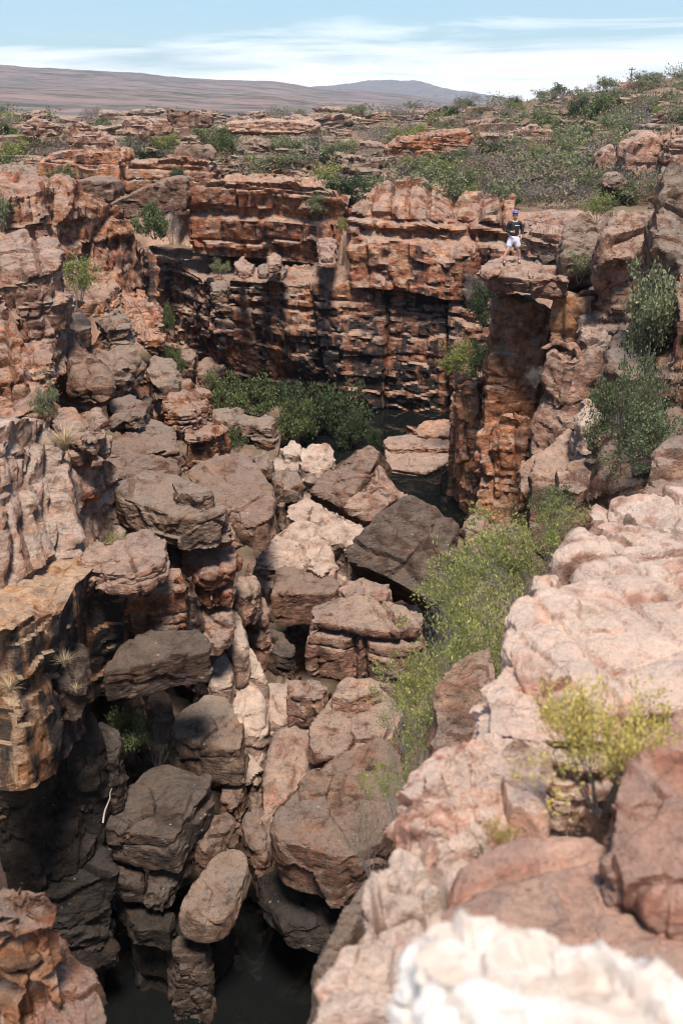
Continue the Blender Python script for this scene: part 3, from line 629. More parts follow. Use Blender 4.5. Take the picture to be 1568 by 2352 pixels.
B('dark angular slab under the front of the broad flat boulder', [(228,1975),(270,1960),(330,1985),(328,2040),(270,2030),(230,2010)], -13.8, 1.2, 'dark', sy=.3, vb=2065)
B('long rounded grey boulder with lichened end beside the slit of water', [(490,1960),(540,1935),(577,1950),(572,2010),(545,2090),(490,2132),(408,2112),(398,2090),(450,2030)], -14.0, 2.0, 'grey', sy=.25, k=9, vb=2165, fac=0.5, rough=0.7)
B('small brown boulder above the long rounded grey boulder', [(488,1870),(530,1865),(540,1890),(470,1955),(443,1932)], -13.5, 1.0, 'brown', sy=.3)
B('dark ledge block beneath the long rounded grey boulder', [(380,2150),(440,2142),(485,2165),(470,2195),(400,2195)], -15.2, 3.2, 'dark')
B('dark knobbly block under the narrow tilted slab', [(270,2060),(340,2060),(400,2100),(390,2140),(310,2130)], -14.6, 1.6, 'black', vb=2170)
B('small wedge rocks jammed in the slit behind the small brown boulder', [(510,1790),(545,1770),(565,1790),(545,1850),(505,1840)], -13.4, 1.6, 'brown', sy=.3)
# --- dark lower left
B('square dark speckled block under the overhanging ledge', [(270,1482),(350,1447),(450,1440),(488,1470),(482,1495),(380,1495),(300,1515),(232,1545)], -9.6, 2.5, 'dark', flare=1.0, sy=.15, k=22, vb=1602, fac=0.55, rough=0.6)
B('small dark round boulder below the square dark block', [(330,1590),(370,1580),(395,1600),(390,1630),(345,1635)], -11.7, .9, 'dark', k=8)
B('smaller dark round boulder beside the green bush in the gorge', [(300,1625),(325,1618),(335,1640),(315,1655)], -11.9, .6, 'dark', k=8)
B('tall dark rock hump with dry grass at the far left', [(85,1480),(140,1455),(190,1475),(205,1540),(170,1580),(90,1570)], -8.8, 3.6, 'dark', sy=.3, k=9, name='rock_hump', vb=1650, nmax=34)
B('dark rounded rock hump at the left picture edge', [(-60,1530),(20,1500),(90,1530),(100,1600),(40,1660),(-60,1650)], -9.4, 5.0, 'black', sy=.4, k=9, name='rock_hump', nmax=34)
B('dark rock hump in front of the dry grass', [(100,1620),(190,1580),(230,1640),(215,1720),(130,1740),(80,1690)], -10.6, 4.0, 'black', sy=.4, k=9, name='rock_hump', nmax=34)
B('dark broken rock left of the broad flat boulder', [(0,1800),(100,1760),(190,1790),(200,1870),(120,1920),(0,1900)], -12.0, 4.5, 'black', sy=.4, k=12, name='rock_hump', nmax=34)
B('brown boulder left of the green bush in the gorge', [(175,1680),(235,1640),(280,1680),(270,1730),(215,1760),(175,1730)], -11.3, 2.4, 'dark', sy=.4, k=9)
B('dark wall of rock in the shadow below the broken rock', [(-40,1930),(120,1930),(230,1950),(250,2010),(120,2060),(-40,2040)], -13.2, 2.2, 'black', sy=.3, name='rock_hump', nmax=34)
# --- left corner in front
B('orange crumbling rock post in the lower left corner, out of focus', [(-70,2030),(0,1985),(70,1982),(118,1998),(140,2045),(122,2080),(60,2095),(-70,2110)], -4.3, 3.2, 'orange', flare=.95, name='rock_post', fine=1.0, k=44, fac=1.0, rough=1.0, bed=1.0, joint=0.9, amp=0.2, nmax=90, vb=2420)
B('lower orange rock at the bottom left, out of focus', [(70,2180),(130,2150),(160,2190),(210,2240),(255,2330),(240,2400),(90,2400),(60,2260)], -5.2, 3.0, 'orange', flare=1.0, name='rock_post', fine=1.0, k=40, fac=1.0, nmax=80)
# --- left ledges, near
B('layered grey-topped slab jutting over the streaked overhang', [(210,1250),(290,1222),(350,1208),(380,1240),(372,1292),(300,1322),(215,1315),(168,1290)], -8.0, 1.0, 'pink', sy=.1, bed=.45, amp=.3, name='rock_slab', cat='slab', vb=1345)
B('black streaked overhanging block under the layered slab', [(240,1310),(330,1300),(422,1305),(430,1345),(330,1372),(165,1345)], -8.8, 2.0, 'orange', sy=.1, bed=1.1, joint=1.2, amp=.12, name='rock_block', cat='rock block', vb=1455)
B('broad grey flat-topped slab behind the streaked overhang', [(262,1118),(330,1075),(420,1098),(492,1130),(520,1165),(490,1185),(420,1192),(340,1165),(270,1140)], -8.1, 1.9, 'grey', sy=.05, name='rock_slab', cat='slab', split=False, vb=1255, fac=0.7)
B('thin raised layer lying on the broad grey slab', [(395,1108),(430,1095),(488,1118),(490,1135),(450,1140),(405,1128)], -7.8, .5, 'grey', name='rock_slab', cat='slab')
B('orange cracked block under the corner of the broad grey slab', [(465,1165),(518,1162),(522,1195),(480,1215),(440,1200)], -8.7, 2.0, 'orange', bed=.8, amp=.25, joint=.8, name='rock_block', cat='rock block', vb=1250)
B('lumpy orange column below the broad grey slab', [(425,1250),(500,1240),(545,1265),(535,1300),(480,1320),(430,1295)], -9.6, 2.4, 'orange', flare=.92, bed=.9, amp=.25, name='rock_column', cat='rock column', vb=1395)
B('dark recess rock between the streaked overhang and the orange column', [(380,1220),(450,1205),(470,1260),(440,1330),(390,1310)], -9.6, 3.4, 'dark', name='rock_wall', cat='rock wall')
B('pinkish rock buttress descending to the stream below the orange column', [(430,1400),(490,1370),(540,1390),(545,1450),(500,1490),(430,1470)], -10.9, 3.2, 'pink', sy=.5, k=10, name='rock_buttress', cat='rock', vb=1500, nmax=34)
B('smooth pale rock shoulder beside the pink boulders', [(500,1390),(545,1380),(560,1430),(575,1480),(540,1500),(505,1450)], -11.5, 3.0, 'white', sy=.6, k=8, fac=.6, name='rock_buttress', cat='rock', nmax=34)
B('pale square block with grass behind the pale cracked wall', [(105,958),(150,930),(230,943),(246,1000),(215,1015),(125,990)], -6.4, 2.9, 'pink', flare=1.0, bed=1.0, joint=1.1, amp=.2, name='rock_block', cat='rock block', vb=1060)
B('orange wall under the pale square block', [(120,1060),(200,1030),(240,1050),(235,1110),(170,1150),(130,1130)], -7.6, 2.6, 'orange', flare=1.0, name='rock_block', cat='rock block', vb=1170)
# --- left ledges, middle
B('grey ledge right of the pale square block', [(240,1000),(300,985),(410,990),(418,1025),(330,1050),(235,1040)], -8.1, 1.8, 'brown', sy=.1, bed=.9, amp=.15, name='rock_ledge', cat='ledge', vb=1060, nmax=92)
B('rough grey ledge in front of the stepped orange blocks', [(230,1050),(330,1045),(405,1060),(410,1095),(330,1100),(235,1085)], -8.3, 1.6, 'brown', sy=.1, name='rock_ledge', cat='ledge', vb=1120, nmax=92)
B('stepped orange block ledge with grey top nearest the green bushes', [(420,985),(470,960),(515,965),(517,990),(480,1010),(425,1012)], -8.8, 2.4, 'orange', bed=1.2, joint=1.1, amp=.2, name='rock_block', cat='rock block', vb=1075)
B('upper stepped orange block beneath the grey topped boulder', [(360,905),(420,882),(475,890),(487,920),(450,940),(380,945)], -8.3, 2.2, 'orange', bed=1.2, joint=1.1, amp=.2, name='rock_block', cat='rock block', vb=985)
B('squat grey block below the tilted diamond boulder', [(245,915),(300,905),(340,930),(330,960),(260,965)], -7.9, 1.6, 'brown', name='rock_block', cat='rock block', vb=975)
B('grey ledge step with moss cushion', [(270,965),(340,955),(400,975),(395,1000),(300,1000)], -8.3, 1.5, 'grey', name='rock_ledge', cat='ledge', vb=1010, nmax=92)
B('diamond-shaped grey boulder wedged between dark blocks', [(207,818),(245,797),(315,780),(330,815),(300,840),(250,860),(215,840)], -6.9, 1.9, 'grey', sy=.35, flare=.75, lean=(.25,0), vb=905)
B('upright grey-topped boulder right of the diamond-shaped boulder', [(338,830),(352,812),(395,815),(415,850),(412,880),(360,890),(340,870)], -7.8, 1.7, 'grey', sy=.5, flare=.8, vb=930)
B('split dark boulder pair left of the diamond-shaped boulder', [(120,812),(165,790),(195,800),(248,870),(240,890),(180,870),(125,845)], -6.7, 2.2, 'brown', sy=.3, flare=.85, bed=1.4, joint=1.1, amp=.3, vb=930)
B('small round grey rock in the gap under the diamond-shaped boulder', [(293,895),(310,892),(320,908),(305,920),(294,912)], -8.1, .6, 'dark', k=8)
B('second small round grey rock in the gap under the diamond-shaped boulder', [(318,915),(340,905),(350,922),(335,935),(320,930)], -8.3, .6, 'dark', k=8)
B('flat dark slab block with smooth grey top under the leafy bush', [(68,705),(120,692),(215,738),(216,752),(120,772),(64,735)], -6.0, 1.9, 'grey', flare=.96, k=24, rough=.6, fac=.6, name='rock_slab', cat='slab', vb=815)
B('square grey block right of the flat dark slab', [(217,735),(270,703),(310,735),(300,752),(240,758)], -6.1, 1.7, 'grey', flare=1.0, bed=1.2, amp=.15, name='rock_block', cat='rock block', vb=800)
B('orange rock wall at the left edge above the pale cracked wall', [(-60,700),(10,690),(50,780),(60,850),(20,880),(-60,860)], -4.9, 3.4, 'orange', sy=.5, flare=1.05, bed=.9, amp=.25, name='rock_wall', cat='rock wall', split=True)
B('cracked orange blocks between the edge wall and the split boulder pair', [(50,785),(95,770),(122,800),(120,850),(80,875),(45,850)], -5.8, 2.4, 'orange', sy=.3, bed=.8, joint=.8, amp=.3, name='rock_block', cat='rock block', vb=930)
B('low ledge of orange rock above the pale shrub', [(-30,890),(60,860),(120,870),(110,920),(40,950),(-30,960)], -5.8, 2.6, 'orange', sy=.3, bed=.8, amp=.2, name='rock_ledge', cat='ledge')
B('whitish knobbly rock on the left under the edge bush', [(-40,560),(40,525),(110,520),(145,560),(140,610),(60,640),(-40,660)], -3.6, 3.0, 'pink', sy=.35, flare=1.0, bed=.8, amp=.3, name='rock_wall', cat='rock wall', split=True)
B('orange face below the whitish knobbly rock', [(-40,640),(60,625),(140,600),(130,660),(60,710),(-40,720)], -4.6, 2.8, 'orange', sy=.5, name='rock_wall', cat='rock wall')
# --- left tower
B('orange lower buttress of the rock tower above the shaded chasm', [(268,672),(330,665),(365,690),(380,770),(330,790),(275,720)], -8.0, 2.6, 'orange', sy=.2, flare=1.0, bed=1.5, joint=1.4, amp=.2, name='rock_buttress', cat='rock', split=False, vb=800, nmax=34)
B('orange ledge strip under the leafy bush', [(120,640),(240,620),(265,660),(240,690),(130,690)], -6.2, 1.6, 'orange', bed=.8, amp=.25, name='rock_ledge', cat='ledge', vb=720, nmax=92)
# --- left background blocks
B('knobbly rock stack on the back left cliff block', [(150,300),(160,284),(180,275),(195,282),(215,297),(250,325),(270,335),(272,352),(250,362),(165,362),(155,330)], 0, 1.6, 'pink', bed=.8, amp=.4, name='rock_stack', cat='rock', flare=.95, y=70, k=40)
B('pale lumpy rock on top of the second back left cliff block', [(400,345),(415,328),(440,319),(460,322),(480,332),(493,350),(490,370),(405,372)], 0, 1.5, 'grey', bed=.7, amp=.3, name='rock_stack', cat='rock', flare=.95, y=68, k=40)
B('lone leaning rock standing highest on the left skyline', [(384,256),(388,249),(400,252),(440,262),(470,260),(484,270),(487,290),(398,296),(392,280)], 0, 1.5, 'brown', name='rock_stack', cat='rock', flare=.95, k=60, y=80, bed=1.4, amp=0.15)
B('small pale rock left of the lone leaning rock', [(348,300),(355,282),(375,273),(392,278),(398,305),(360,312)], 0, 1.2, 'pink', name='rock_stack', cat='rock', y=82, flare=.95, k=50)
B('reddish knobbly rock at the left of the small pale rock on the skyline', [(281,300),(290,275),(310,270),(325,282),(345,288),(352,305),(335,318),(285,312)], 0, 1.5, 'pink', bed=.7, amp=.4, name='rock_stack', cat='rock', y=83, flare=.95, k=50)
B('layered flat rock at the left end of the skyline', [(48,295),(55,280),(80,275),(110,280),(135,292),(138,310),(100,316),(55,312)], 0, 2.0, 'pink', bed=.5, amp=.4, name='rock_stack', cat='rock', y=88, flare=.95, k=50)
B('grey rounded rock at the left edge below the plateau bushes', [(0,360),(40,345),(90,390),(95,420),(20,425),(-20,400)], -3.6, 3.0, 'grey', name='rock_wall', cat='rock wall', bed=1.2, amp=.2)
# --- the shelf boulders at the back
B('pale round boulder left-most on the back shelf', [(538,600),(555,588),(585,605),(582,620),(545,622)], -7.2, 1.1, 'pink', k=9, vb=634)
B('small pale boulder beside the left-most shelf boulder', [(592,610),(608,600),(620,612),(615,628),(595,628)], -7.4, .9, 'grey', k=9, vb=636)
B('larger light boulder with knobbly top on the back shelf', [(612,588),(632,576),(648,590),(645,606),(615,606)], -7.2, 1.0, 'pink', k=9, vb=622)
B('small grey boulder right-most of the left shelf group', [(633,612),(650,608),(660,620),(648,632)], -7.6, .6, 'grey', k=8, vb=640)
B('dark grey boulder alone on the back shelf', [(730,608),(750,600),(762,612),(752,628),(734,625)], -7.4, .9, 'grey', k=9, vb=636)
B('pinkish upright block on the shelf under the orange upper cliff', [(732,548),(758,540),(772,560),(768,590),(735,590)], -6.6, 1.8, 'pink', name='rock_block', cat='rock block', vb=608, bed=1.0, amp=0.2)
B('pale block at the left top corner of the lower back cliff', [(484,650),(515,640),(528,650),(520,665),(488,668)], -8.1, 1.1, 'grey', name='rock_block', cat='rock block', vb=690)
# --- floor at the back
B('grey two-humped boulder left of the green gorge bushes', [(483,945),(525,925),(560,935),(630,960),(628,985),(560,975),(500,965)], -12.2, 2.0, 'grey', sy=.15, vb=1025)
B('flat cream rock shelf beside the dark pool', [(880,1030),(930,1020),(1040,1040),(1035,1055),(980,1085),(885,1075)], -14.75, .8, 'pink', k=24, rough=.5, name='rock_shelf', cat='ledge', bed=0.5, amp=0.2, fac=0.5)
B('upper flat rock shelf at the foot of the back cliff', [(880,1010),(900,998),(980,1000),(1040,1012),(1030,1030),(890,1030)], -14.6, .7, 'pink', name='rock_shelf', cat='ledge', bed=0.5, amp=0.2, fac=0.5)
B('low layered rocks at the corner of the back cliff and the pool', [(930,978),(990,960),(1050,965),(1050,1000),(970,1000)], -14.4, 1.0, 'orange', bed=.4, amp=.3, name='rock_shelf', cat='ledge')
B('brown boulder in the shaded chasm at the back left', [(410,800),(440,795),(455,810),(440,825),(412,822)], -12.6, 1.2, 'grey', k=9)
B('brown rocks heaped in the shaded chasm', [(440,830),(480,820),(520,835),(510,860),(450,860)], -13.2, 1.4, 'brown', k=9)
# --- right wall: pillar and columns
B('flat overhanging cap rock on which the person stands', [(1100,605),(1130,590),(1200,580),(1275,600),(1310,625),(1305,648),(1200,640),(1105,625)], -5.0, 1.05, 'pink', k=14, amp=.2, name='cap_rock', cat='rock', dens=1.2, vb=680, flare=0.97)
B('pale weathered rock crest right of the square red column', [(1330,740),(1370,690),(1405,690),(1415,740),(1400,790),(1345,795)], -6.3, 3.6, 'white', sy=.5, knob=1.0, name='rock_crest', cat='rock', k=40, fac=0.9)
B('pale grey knob of rock against the green bush on the right', [(1320,940),(1345,920),(1380,930),(1385,960),(1350,985),(1325,970)], -7.6, 1.8, 'white', k=9)
B('dark block wedged behind the pale crest under the right bush', [(1405,770),(1450,755),(1500,790),(1500,860),(1430,870),(1400,820)], -6.4, 3.0, 'grey', sy=.3, name='rock_block', cat='rock block')
B('pinkish sloping rock face at the foot of the right columns', [(1230,1040),(1300,980),(1350,1000),(1370,1080),(1300,1120),(1220,1110)], -8.8, 5.5, 'pink', sy=.5, flare=1.1, name='rock_buttress', cat='rock', fac=0.6, nmax=34)
B('reddish square block low on the right wall', [(1280,1070),(1340,1045),(1385,1060),(1390,1100),(1330,1125),(1275,1110)], -7.9, 4.5, 'pink', flare=1.05, bed=1.4, amp=.2, name='rock_block', cat='rock block')
B('rust coloured rib between the pillar base and the reddish block', [(1195,1060),(1240,1030),(1262,1080),(1240,1140),(1190,1130)], -9.6, 4.5, 'orange', sy=.4, name='rock_buttress', cat='rock', nmax=34)
B('grey rock foot beside the big black lichened boulder', [(1062,1190),(1095,1165),(1125,1190),(1115,1250),(1070,1260)], -11.2, 3.0, 'pink', sy=.3, k=9, name='rock_buttress', cat='rock', nmax=34)
B('pale rock behind the twiggy bush near the pillar foot', [(1110,1230),(1160,1190),(1200,1210),(1190,1300),(1110,1310)], -9.8, 4.0, 'pink', sy=.5, name='rock_buttress', cat='rock', nmax=34)
B('pink rock face hidden behind the twiggy bush on the right slope', [(1050,1310),(1130,1280),(1220,1290),(1220,1420),(1100,1480),(1040,1420)], -9.0, 5.0, 'pink', sy=.7, name='rock_buttress', cat='rock', nmax=34)
# --- right wall: behind the person
B('layered tan rock with overhang right behind the person', [(1200,500),(1240,482),(1300,480),(1320,510),(1300,540),(1210,530)], -3.9, 2.6, 'pink', flare=1.0, bed=.9, amp=.35, name='rock_block', cat='rock block', vb=592)
B('pale cracked boulder right of the layered tan rock', [(1290,540),(1310,495),(1350,490),(1380,515),(1365,600),(1300,610)], -3.8, 2.0, 'grey', sy=.9, ext=(.1,.7,-.6))
B('small dark boulder at the right end of the cap rock', [(1235,575),(1255,568),(1280,575),(1283,598),(1240,598)], -4.7, .7, 'dark', k=8, vb=606)
B('big smooth pink boulder at the right behind the person', [(1378,530),(1410,480),(1470,463),(1505,470),(1508,540),(1460,590),(1385,600)], -3.3, 2.6, 'pink', sy=.9, ext=(.1,.7,-.6), k=10)
B('knobbly rocks below the big smooth pink boulder', [(1370,640),(1400,600),(1450,570),(1500,580),(1500,630),(1430,650)], -4.6, 2.0, 'pink', sy=.3, bed=.8, amp=.4, name='rock_block', cat='rock block')
B('tall grey banded slab at the right picture edge', [(1500,470),(1535,390),(1580,365),(1640,380),(1640,560),(1570,620),(1505,560)], -2.3, 3.0, 'grey', sy=1.4, ext=(.2,.8,-.5), name='rock_slab', cat='slab')
B('orange rock rib at the right edge under the grey banded slab', [(1545,640),(1580,620),(1640,640),(1640,720),(1560,720)], -3.4, 4.0, 'orange', bed=.9, amp=.3, name='rock_wall', cat='rock wall')
B('red jagged outcrop at the right edge behind the pale foreground ledge', [(1470,1120),(1500,1040),(1550,990),(1640,960),(1640,1100),(1560,1140)], -3.6, 3.0, 'pink', sy=.5, knob=1.2, bed=.7, amp=.3, name='rock_outcrop', cat='rock')
B('dark red slope of rock under the right green bush', [(1380,1010),(1460,960),(1560,940),(1560,1060),(1450,1130),(1380,1100)], -5.6, 4.0, 'brown', sy=.4, name='rock_wall', cat='rock wall')
# --- foreground ledge on the right
B('upper shelf of pale pink foreground ledge', [(1368,1170),(1390,1140),(1470,1128),(1640,1120),(1640,1300),(1480,1290),(1390,1200)], -3.05, 1.6, 'ledge', sy=.05, k=14, knob=1.0, name='rock_ledge', cat='ledge', fac=0.9, bed=0.5, amp=0.3, fine=1.0, nmax=70)
B('knobbly nose of foreground ledge beside the twiggy bush', [(1305,1280),(1330,1215),(1380,1195),(1480,1200),(1640,1240),(1640,1330),(1480,1330),(1340,1320)], -2.95, 1.6, 'ledge', sy=.06, knob=1.2, name='rock_ledge', cat='ledge', k=20, bed=0.5, amp=0.25, fine=1.0, nmax=84, fac=1.3, rough=1.3)
B('wide smooth sloping top of the pale pink foreground ledge', [(1165,1420),(1180,1370),(1260,1330),(1400,1290),(1700,1300),(1750,1640),(1560,1650),(1300,1560),(1150,1580),(1140,1500)], -2.75, 1.3, 'ledge', sy=.1, sx=.03, k=16, name='rock_ledge', cat='ledge', rough=0.5, knob=1.3, fine=1.0, nmax=104, bed=1.0, joint=1.3, amp=0.07, fac=0.7)
B('small white knob on the edge of the foreground ledge', [(1215,1345),(1225,1320),(1255,1313),(1282,1322),(1280,1350),(1240,1362)], -2.72, .35, 'ledge', name='rock', cat='rock', nmax=40, k=14, fac=1.2)
B('rough undercut lip of the foreground ledge', [(1110,1570),(1160,1510),(1260,1560),(1400,1580),(1480,1640),(1440,1690),(1280,1700),(1110,1680)], -2.85, 1.0, 'ledge', sy=.08, name='rock_ledge', cat='ledge', k=24, bed=0.3, amp=0.35, fine=1.0, nmax=84, fac=1.4, knob=2.2, rough=1.5)
B('knobbly pink shoulder of foreground rock with a dark hollow', [(935,1890),(975,1780),(1040,1700),(1150,1690),(1250,1740),(1250,1850),(1180,1930),(1000,1960)], -2.75, 1.7, 'ledge', sy=.12, name='rock_ledge', cat='ledge', k=20, fine=1.0, nmax=84, fac=1.6, rough=1.6, knob=2.4)
B('flat red rock filling the hollow of the foreground ledge', [(1040,1960),(1180,1900),(1420,1900),(1640,1980),(1700,2300),(1400,2300),(1100,2200),(980,2080)], -2.35, .9, 'redledge', sy=.08, k=18, name='rock_slab', cat='slab', rough=0.5, fac=0.7, fine=1.0, nmax=84, bed=0.9, joint=1.2, amp=0.08)
B('red block behind the flat red rock at the right edge', [(1410,1760),(1450,1725),(1560,1715),(1700,1730),(1720,2040),(1560,2060),(1400,2010)], -2.2, 1.1, 'redledge', sy=.12, name='rock_block', cat='rock block', fac=0.9, k=24, fine=1.0, nmax=70)
B('orange red rock strip under the right edge of the ledge', [(1440,1660),(1560,1640),(1720,1640),(1720,1730),(1560,1725),(1440,1720)], -2.65, .8, 'redledge', k=12, name='rock_ledge', cat='ledge', fine=1.0, nmax=60)
B('crumbly pale rim of foreground rock falling to the gorge', [(700,2352),(760,2230),(830,2090),(900,1990),(990,1960),(1100,2060),(1050,2200),(1000,2420),(690,2450)], -2.55, 1.8, 'ledge', sy=.08, name='rock_ledge', cat='ledge', k=20, bed=0.4, amp=0.3, fine=1.0, nmax=84, fac=1.7, rough=1.8, knob=2.4)
B('white sunlit rock nearest the camera, strongly out of focus', [(955,2130),(1010,2080),(1110,2065),(1230,2110),(1400,2220),(1600,2280),(1700,2420),(1100,2480),(980,2240)], -1.35, .55, 'chalk', sy=.0, knob=1.2, name='rock_boulder', cat='boulder', nmax=60, k=20, fac=1.3)
B('second white rock at the bottom edge, strongly out of focus', [(1000,2300),(1120,2270),(1300,2300),(1500,2330),(1500,2500),(1000,2500)], -1.2, .5, 'chalk', knob=1.2, name='rock_boulder', cat='boulder', nmax=40)
B('grey smooth rock flank below the crumbly rim', [(700,2240),(780,2090),(850,1990),(880,2000),(840,2110),(740,2260)], -3.6, 3.5, 'grey', sy=.4, k=9, name='rock_wall', cat='rock wall', dens=.7)
# rock mass under the foreground ledge
B('main rock mass carrying the foreground ledge', [(1130,1600),(1260,1360),(1420,1200),(1800,1180),(1900,2300),(1100,2400),(950,2050)], -3.7, 11, 'pink', flare=.9, name='rock_wall', cat='rock wall', bed=1.6, amp=.2)
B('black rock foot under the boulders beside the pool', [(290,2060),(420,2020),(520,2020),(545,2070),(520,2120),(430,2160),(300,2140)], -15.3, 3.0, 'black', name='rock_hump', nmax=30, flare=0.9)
B('pink rock face below the lip of the foreground ledge', [(1000,1570),(1060,1500),(1130,1470),(1150,1620),(1090,1720),(1000,1720)], -4.6, 5.0, 'pink', sy=.9, name='rock_buttress', cat='rock', nmax=44)
B('black streaked square cliff block at the back left', [(85,420),(88,375),(110,362),(200,352),(268,345),(280,365),(275,425),(180,430)], 0, 4, 'orange', y=68, k=50, bed=1.6, joint=2.2, amp=.15, fac=.6, name='rock_block', cat='rock block')
B('second black streaked cliff block beside the first at the back left', [(285,440),(285,385),(300,370),(400,362),(480,372),(490,395),(480,430),(400,445)], 0, 4, 'orange', y=66, k=50, bed=1.6, joint=2.2, amp=.15, fac=.6, name='rock_block', cat='rock block')
B('flat brown slab block behind the left rock tower', [(150,430),(165,418),(220,411),(255,420),(263,440),(258,464),(190,466),(155,455)], 0, 3, 'brown', y=60, k=50, fac=.6, name='rock_slab', cat='slab')
B('dark sloping slab with black streaks beyond the rock tower', [(252,468),(330,435),(400,411),(428,414),(433,440),(425,480),(340,487),(290,502),(250,492)], 0, 3, 'brown', y=59, k=50, fac=.6, name='rock_slab', cat='slab')
B('wide reddish overhanging ledge on the plateau right of centre', [(884,342),(920,322),(1000,324),(1040,308),(1082,298),(1088,318),(1060,350),(1000,372),(940,388),(890,368)], 0, 5, 'orange', y=88, k=40, bed=.8, joint=2.0, amp=.4, name='rock_outcrop', cat='rock', nmax=60)
B('leaning tan rock on the right slope above the smooth pink boulder', [(1372,392),(1383,352),(1408,334),(1432,352),(1428,396),(1395,404)], 0, 2, 'pink', y=64, k=50, name='rock_outcrop', cat='rock')
B('dark fronted rock beside the leaning tan rock', [(1432,390),(1452,335),(1500,312),(1532,330),(1540,395),(1490,420)], 0, 2.5, 'pink', y=60, k=50, bed=.9, amp=.3, name='rock_outcrop', cat='rock')
B('stacked reddish rock high at the right edge of the hillside', [(1535,372),(1545,320),(1568,290),(1625,284),(1625,380),(1570,392)], 0, 3, 'pink', y=58, k=50, bed=.9, amp=.3, name='rock_outcrop', cat='rock')
B('grey rock low between the right slope rocks', [(1385,428),(1400,402),(1425,398),(1442,420),(1430,440)], 0, 1.5, 'grey', y=56, k=40, name='rock_outcrop', cat='rock')
B('pale tan outcrop below the bright green hillside tree', [(1168,345),(1185,300),(1230,285),(1270,300),(1280,335),(1220,352)], 0, 4, 'pink', y=120, k=40, bed=1.0, amp=.35, name='rock_outcrop', cat='rock')
B('small red rock crowning the hill under the pole', [(1425,200),(1438,188),(1470,186),(1485,196),(1480,206)], 0, 6, 'orange', y=300, k=40, name='rock_outcrop', cat='rock')
B('dark layered outcrop behind the orange upper cliff', [(560,345),(600,330),(690,335),(730,350),(735,372),(640,385),(570,375)], 0, 5, 'grey', y=76, k=40, bed=.7, amp=.4, name='rock_outcrop', cat='rock')
B('long low bedded outcrop in the middle of the skyline', [(505,300),(520,282),(600,277),(700,280),(730,290),(725,302),(600,306)], 0, 8, 'pink', y=115, k=40, bed=.8, amp=.4, name='rock_outcrop', cat='rock')

# ------------------------------------------------------------------ plants
def leaf_material(name, a, b, c, trans=0.25):
    m, t, bs = nt(name); g = G(t)
    geo = t.nodes.new('ShaderNodeNewGeometry'); oi = t.nodes.new('ShaderNodeObjectInfo')
    col = g.mix(g.rng(geo.outputs['Random Per Island'], 0.1, 0.7), a, b)
    col = g.mix(g.rng(geo.outputs['Random Per Island'], 0.8, 1.0), col, c)
    col = g.mix(g.math('MULTIPLY', oi.outputs['Random'], 0.35), col, (a[0] * .6, a[1] * .7, a[2] * .9))
    g.l.new(col, bs.inputs['Base Color']); bs.inputs['Roughness'].default_value = 0.6; bs.inputs['Specular IOR Level'].default_value = 0.25
    tr = t.nodes.new('ShaderNodeBsdfTranslucent'); g.l.new(col, tr.inputs['Color'])
    mx = t.nodes.new('ShaderNodeMixShader'); mx.inputs[0].default_value = trans
    g.l.new(bs.outputs[0], mx.inputs[1]); g.l.new(tr.outputs[0], mx.inputs[2]); g.l.new(mx.outputs[0], t.nodes['Material Output'].inputs[0])
    return m
def twig_material(name, a, b):
    m, t, bs = nt(name); g = G(t)
    tc = t.nodes.new('ShaderNodeTexCoord')
    g.l.new(g.mix(g.noise(tc.outputs['Object'], 4, 4), a, b), bs.inputs['Base Color']); bs.inputs['Roughness'].default_value = 0.9
    return m
LEAF = {
 'green': leaf_material('green_leaves', (0.075, 0.10, 0.04), (0.13, 0.155, 0.06), (0.2, 0.21, 0.09)),
 'dark': leaf_material('dark_green_leaves', (0.042, 0.06, 0.03), (0.075, 0.1, 0.045), (0.13, 0.15, 0.07)),
 'olive': leaf_material('olive_leaves', (0.15, 0.165, 0.085), (0.22, 0.23, 0.12), (0.30, 0.29, 0.16)),
 'grey': leaf_material('grey_heath_leaves', (0.15, 0.125, 0.115), (0.21, 0.18, 0.155), (0.27, 0.24, 0.17)),
 'brown': leaf_material('brown_heath_leaves', (0.19, 0.135, 0.10), (0.26, 0.19, 0.13), (0.32, 0.26, 0.15)),
 'lime': leaf_material('yellow_green_leaves', (0.15, 0.17, 0.05), (0.25, 0.25, 0.075), (0.38, 0.36, 0.12)),
 'yellow': leaf_material('yellow_leaves', (0.36, 0.29, 0.07), (0.50, 0.41, 0.12), (0.58, 0.50, 0.2)),
 'broom': leaf_material('broom_tips', (0.16, 0.18, 0.05), (0.27, 0.27, 0.075), (0.40, 0.37, 0.13)),
 'conifer': leaf_material('needle_leaves', (0.07, 0.095, 0.045), (0.12, 0.145, 0.07), (0.24, 0.19, 0.11)),
 'straw': leaf_material('dry_grass', (0.34, 0.25, 0.14), (0.45, 0.35, 0.22), (0.5, 0.42, 0.3)),
}
TWIG = {'silver': twig_material('silvery_twigs', (0.36, 0.32, 0.31), (0.22, 0.19, 0.185)), 'grey': twig_material('grey_twigs', (0.24, 0.215, 0.205), (0.14, 0.12, 0.11)), 'brown': twig_material('brown_twigs', (0.10, 0.075, 0.06), (0.05, 0.04, 0.035)), 'pale': twig_material('bleached_wood', (0.42, 0.37, 0.33), (0.28, 0.24, 0.2))}
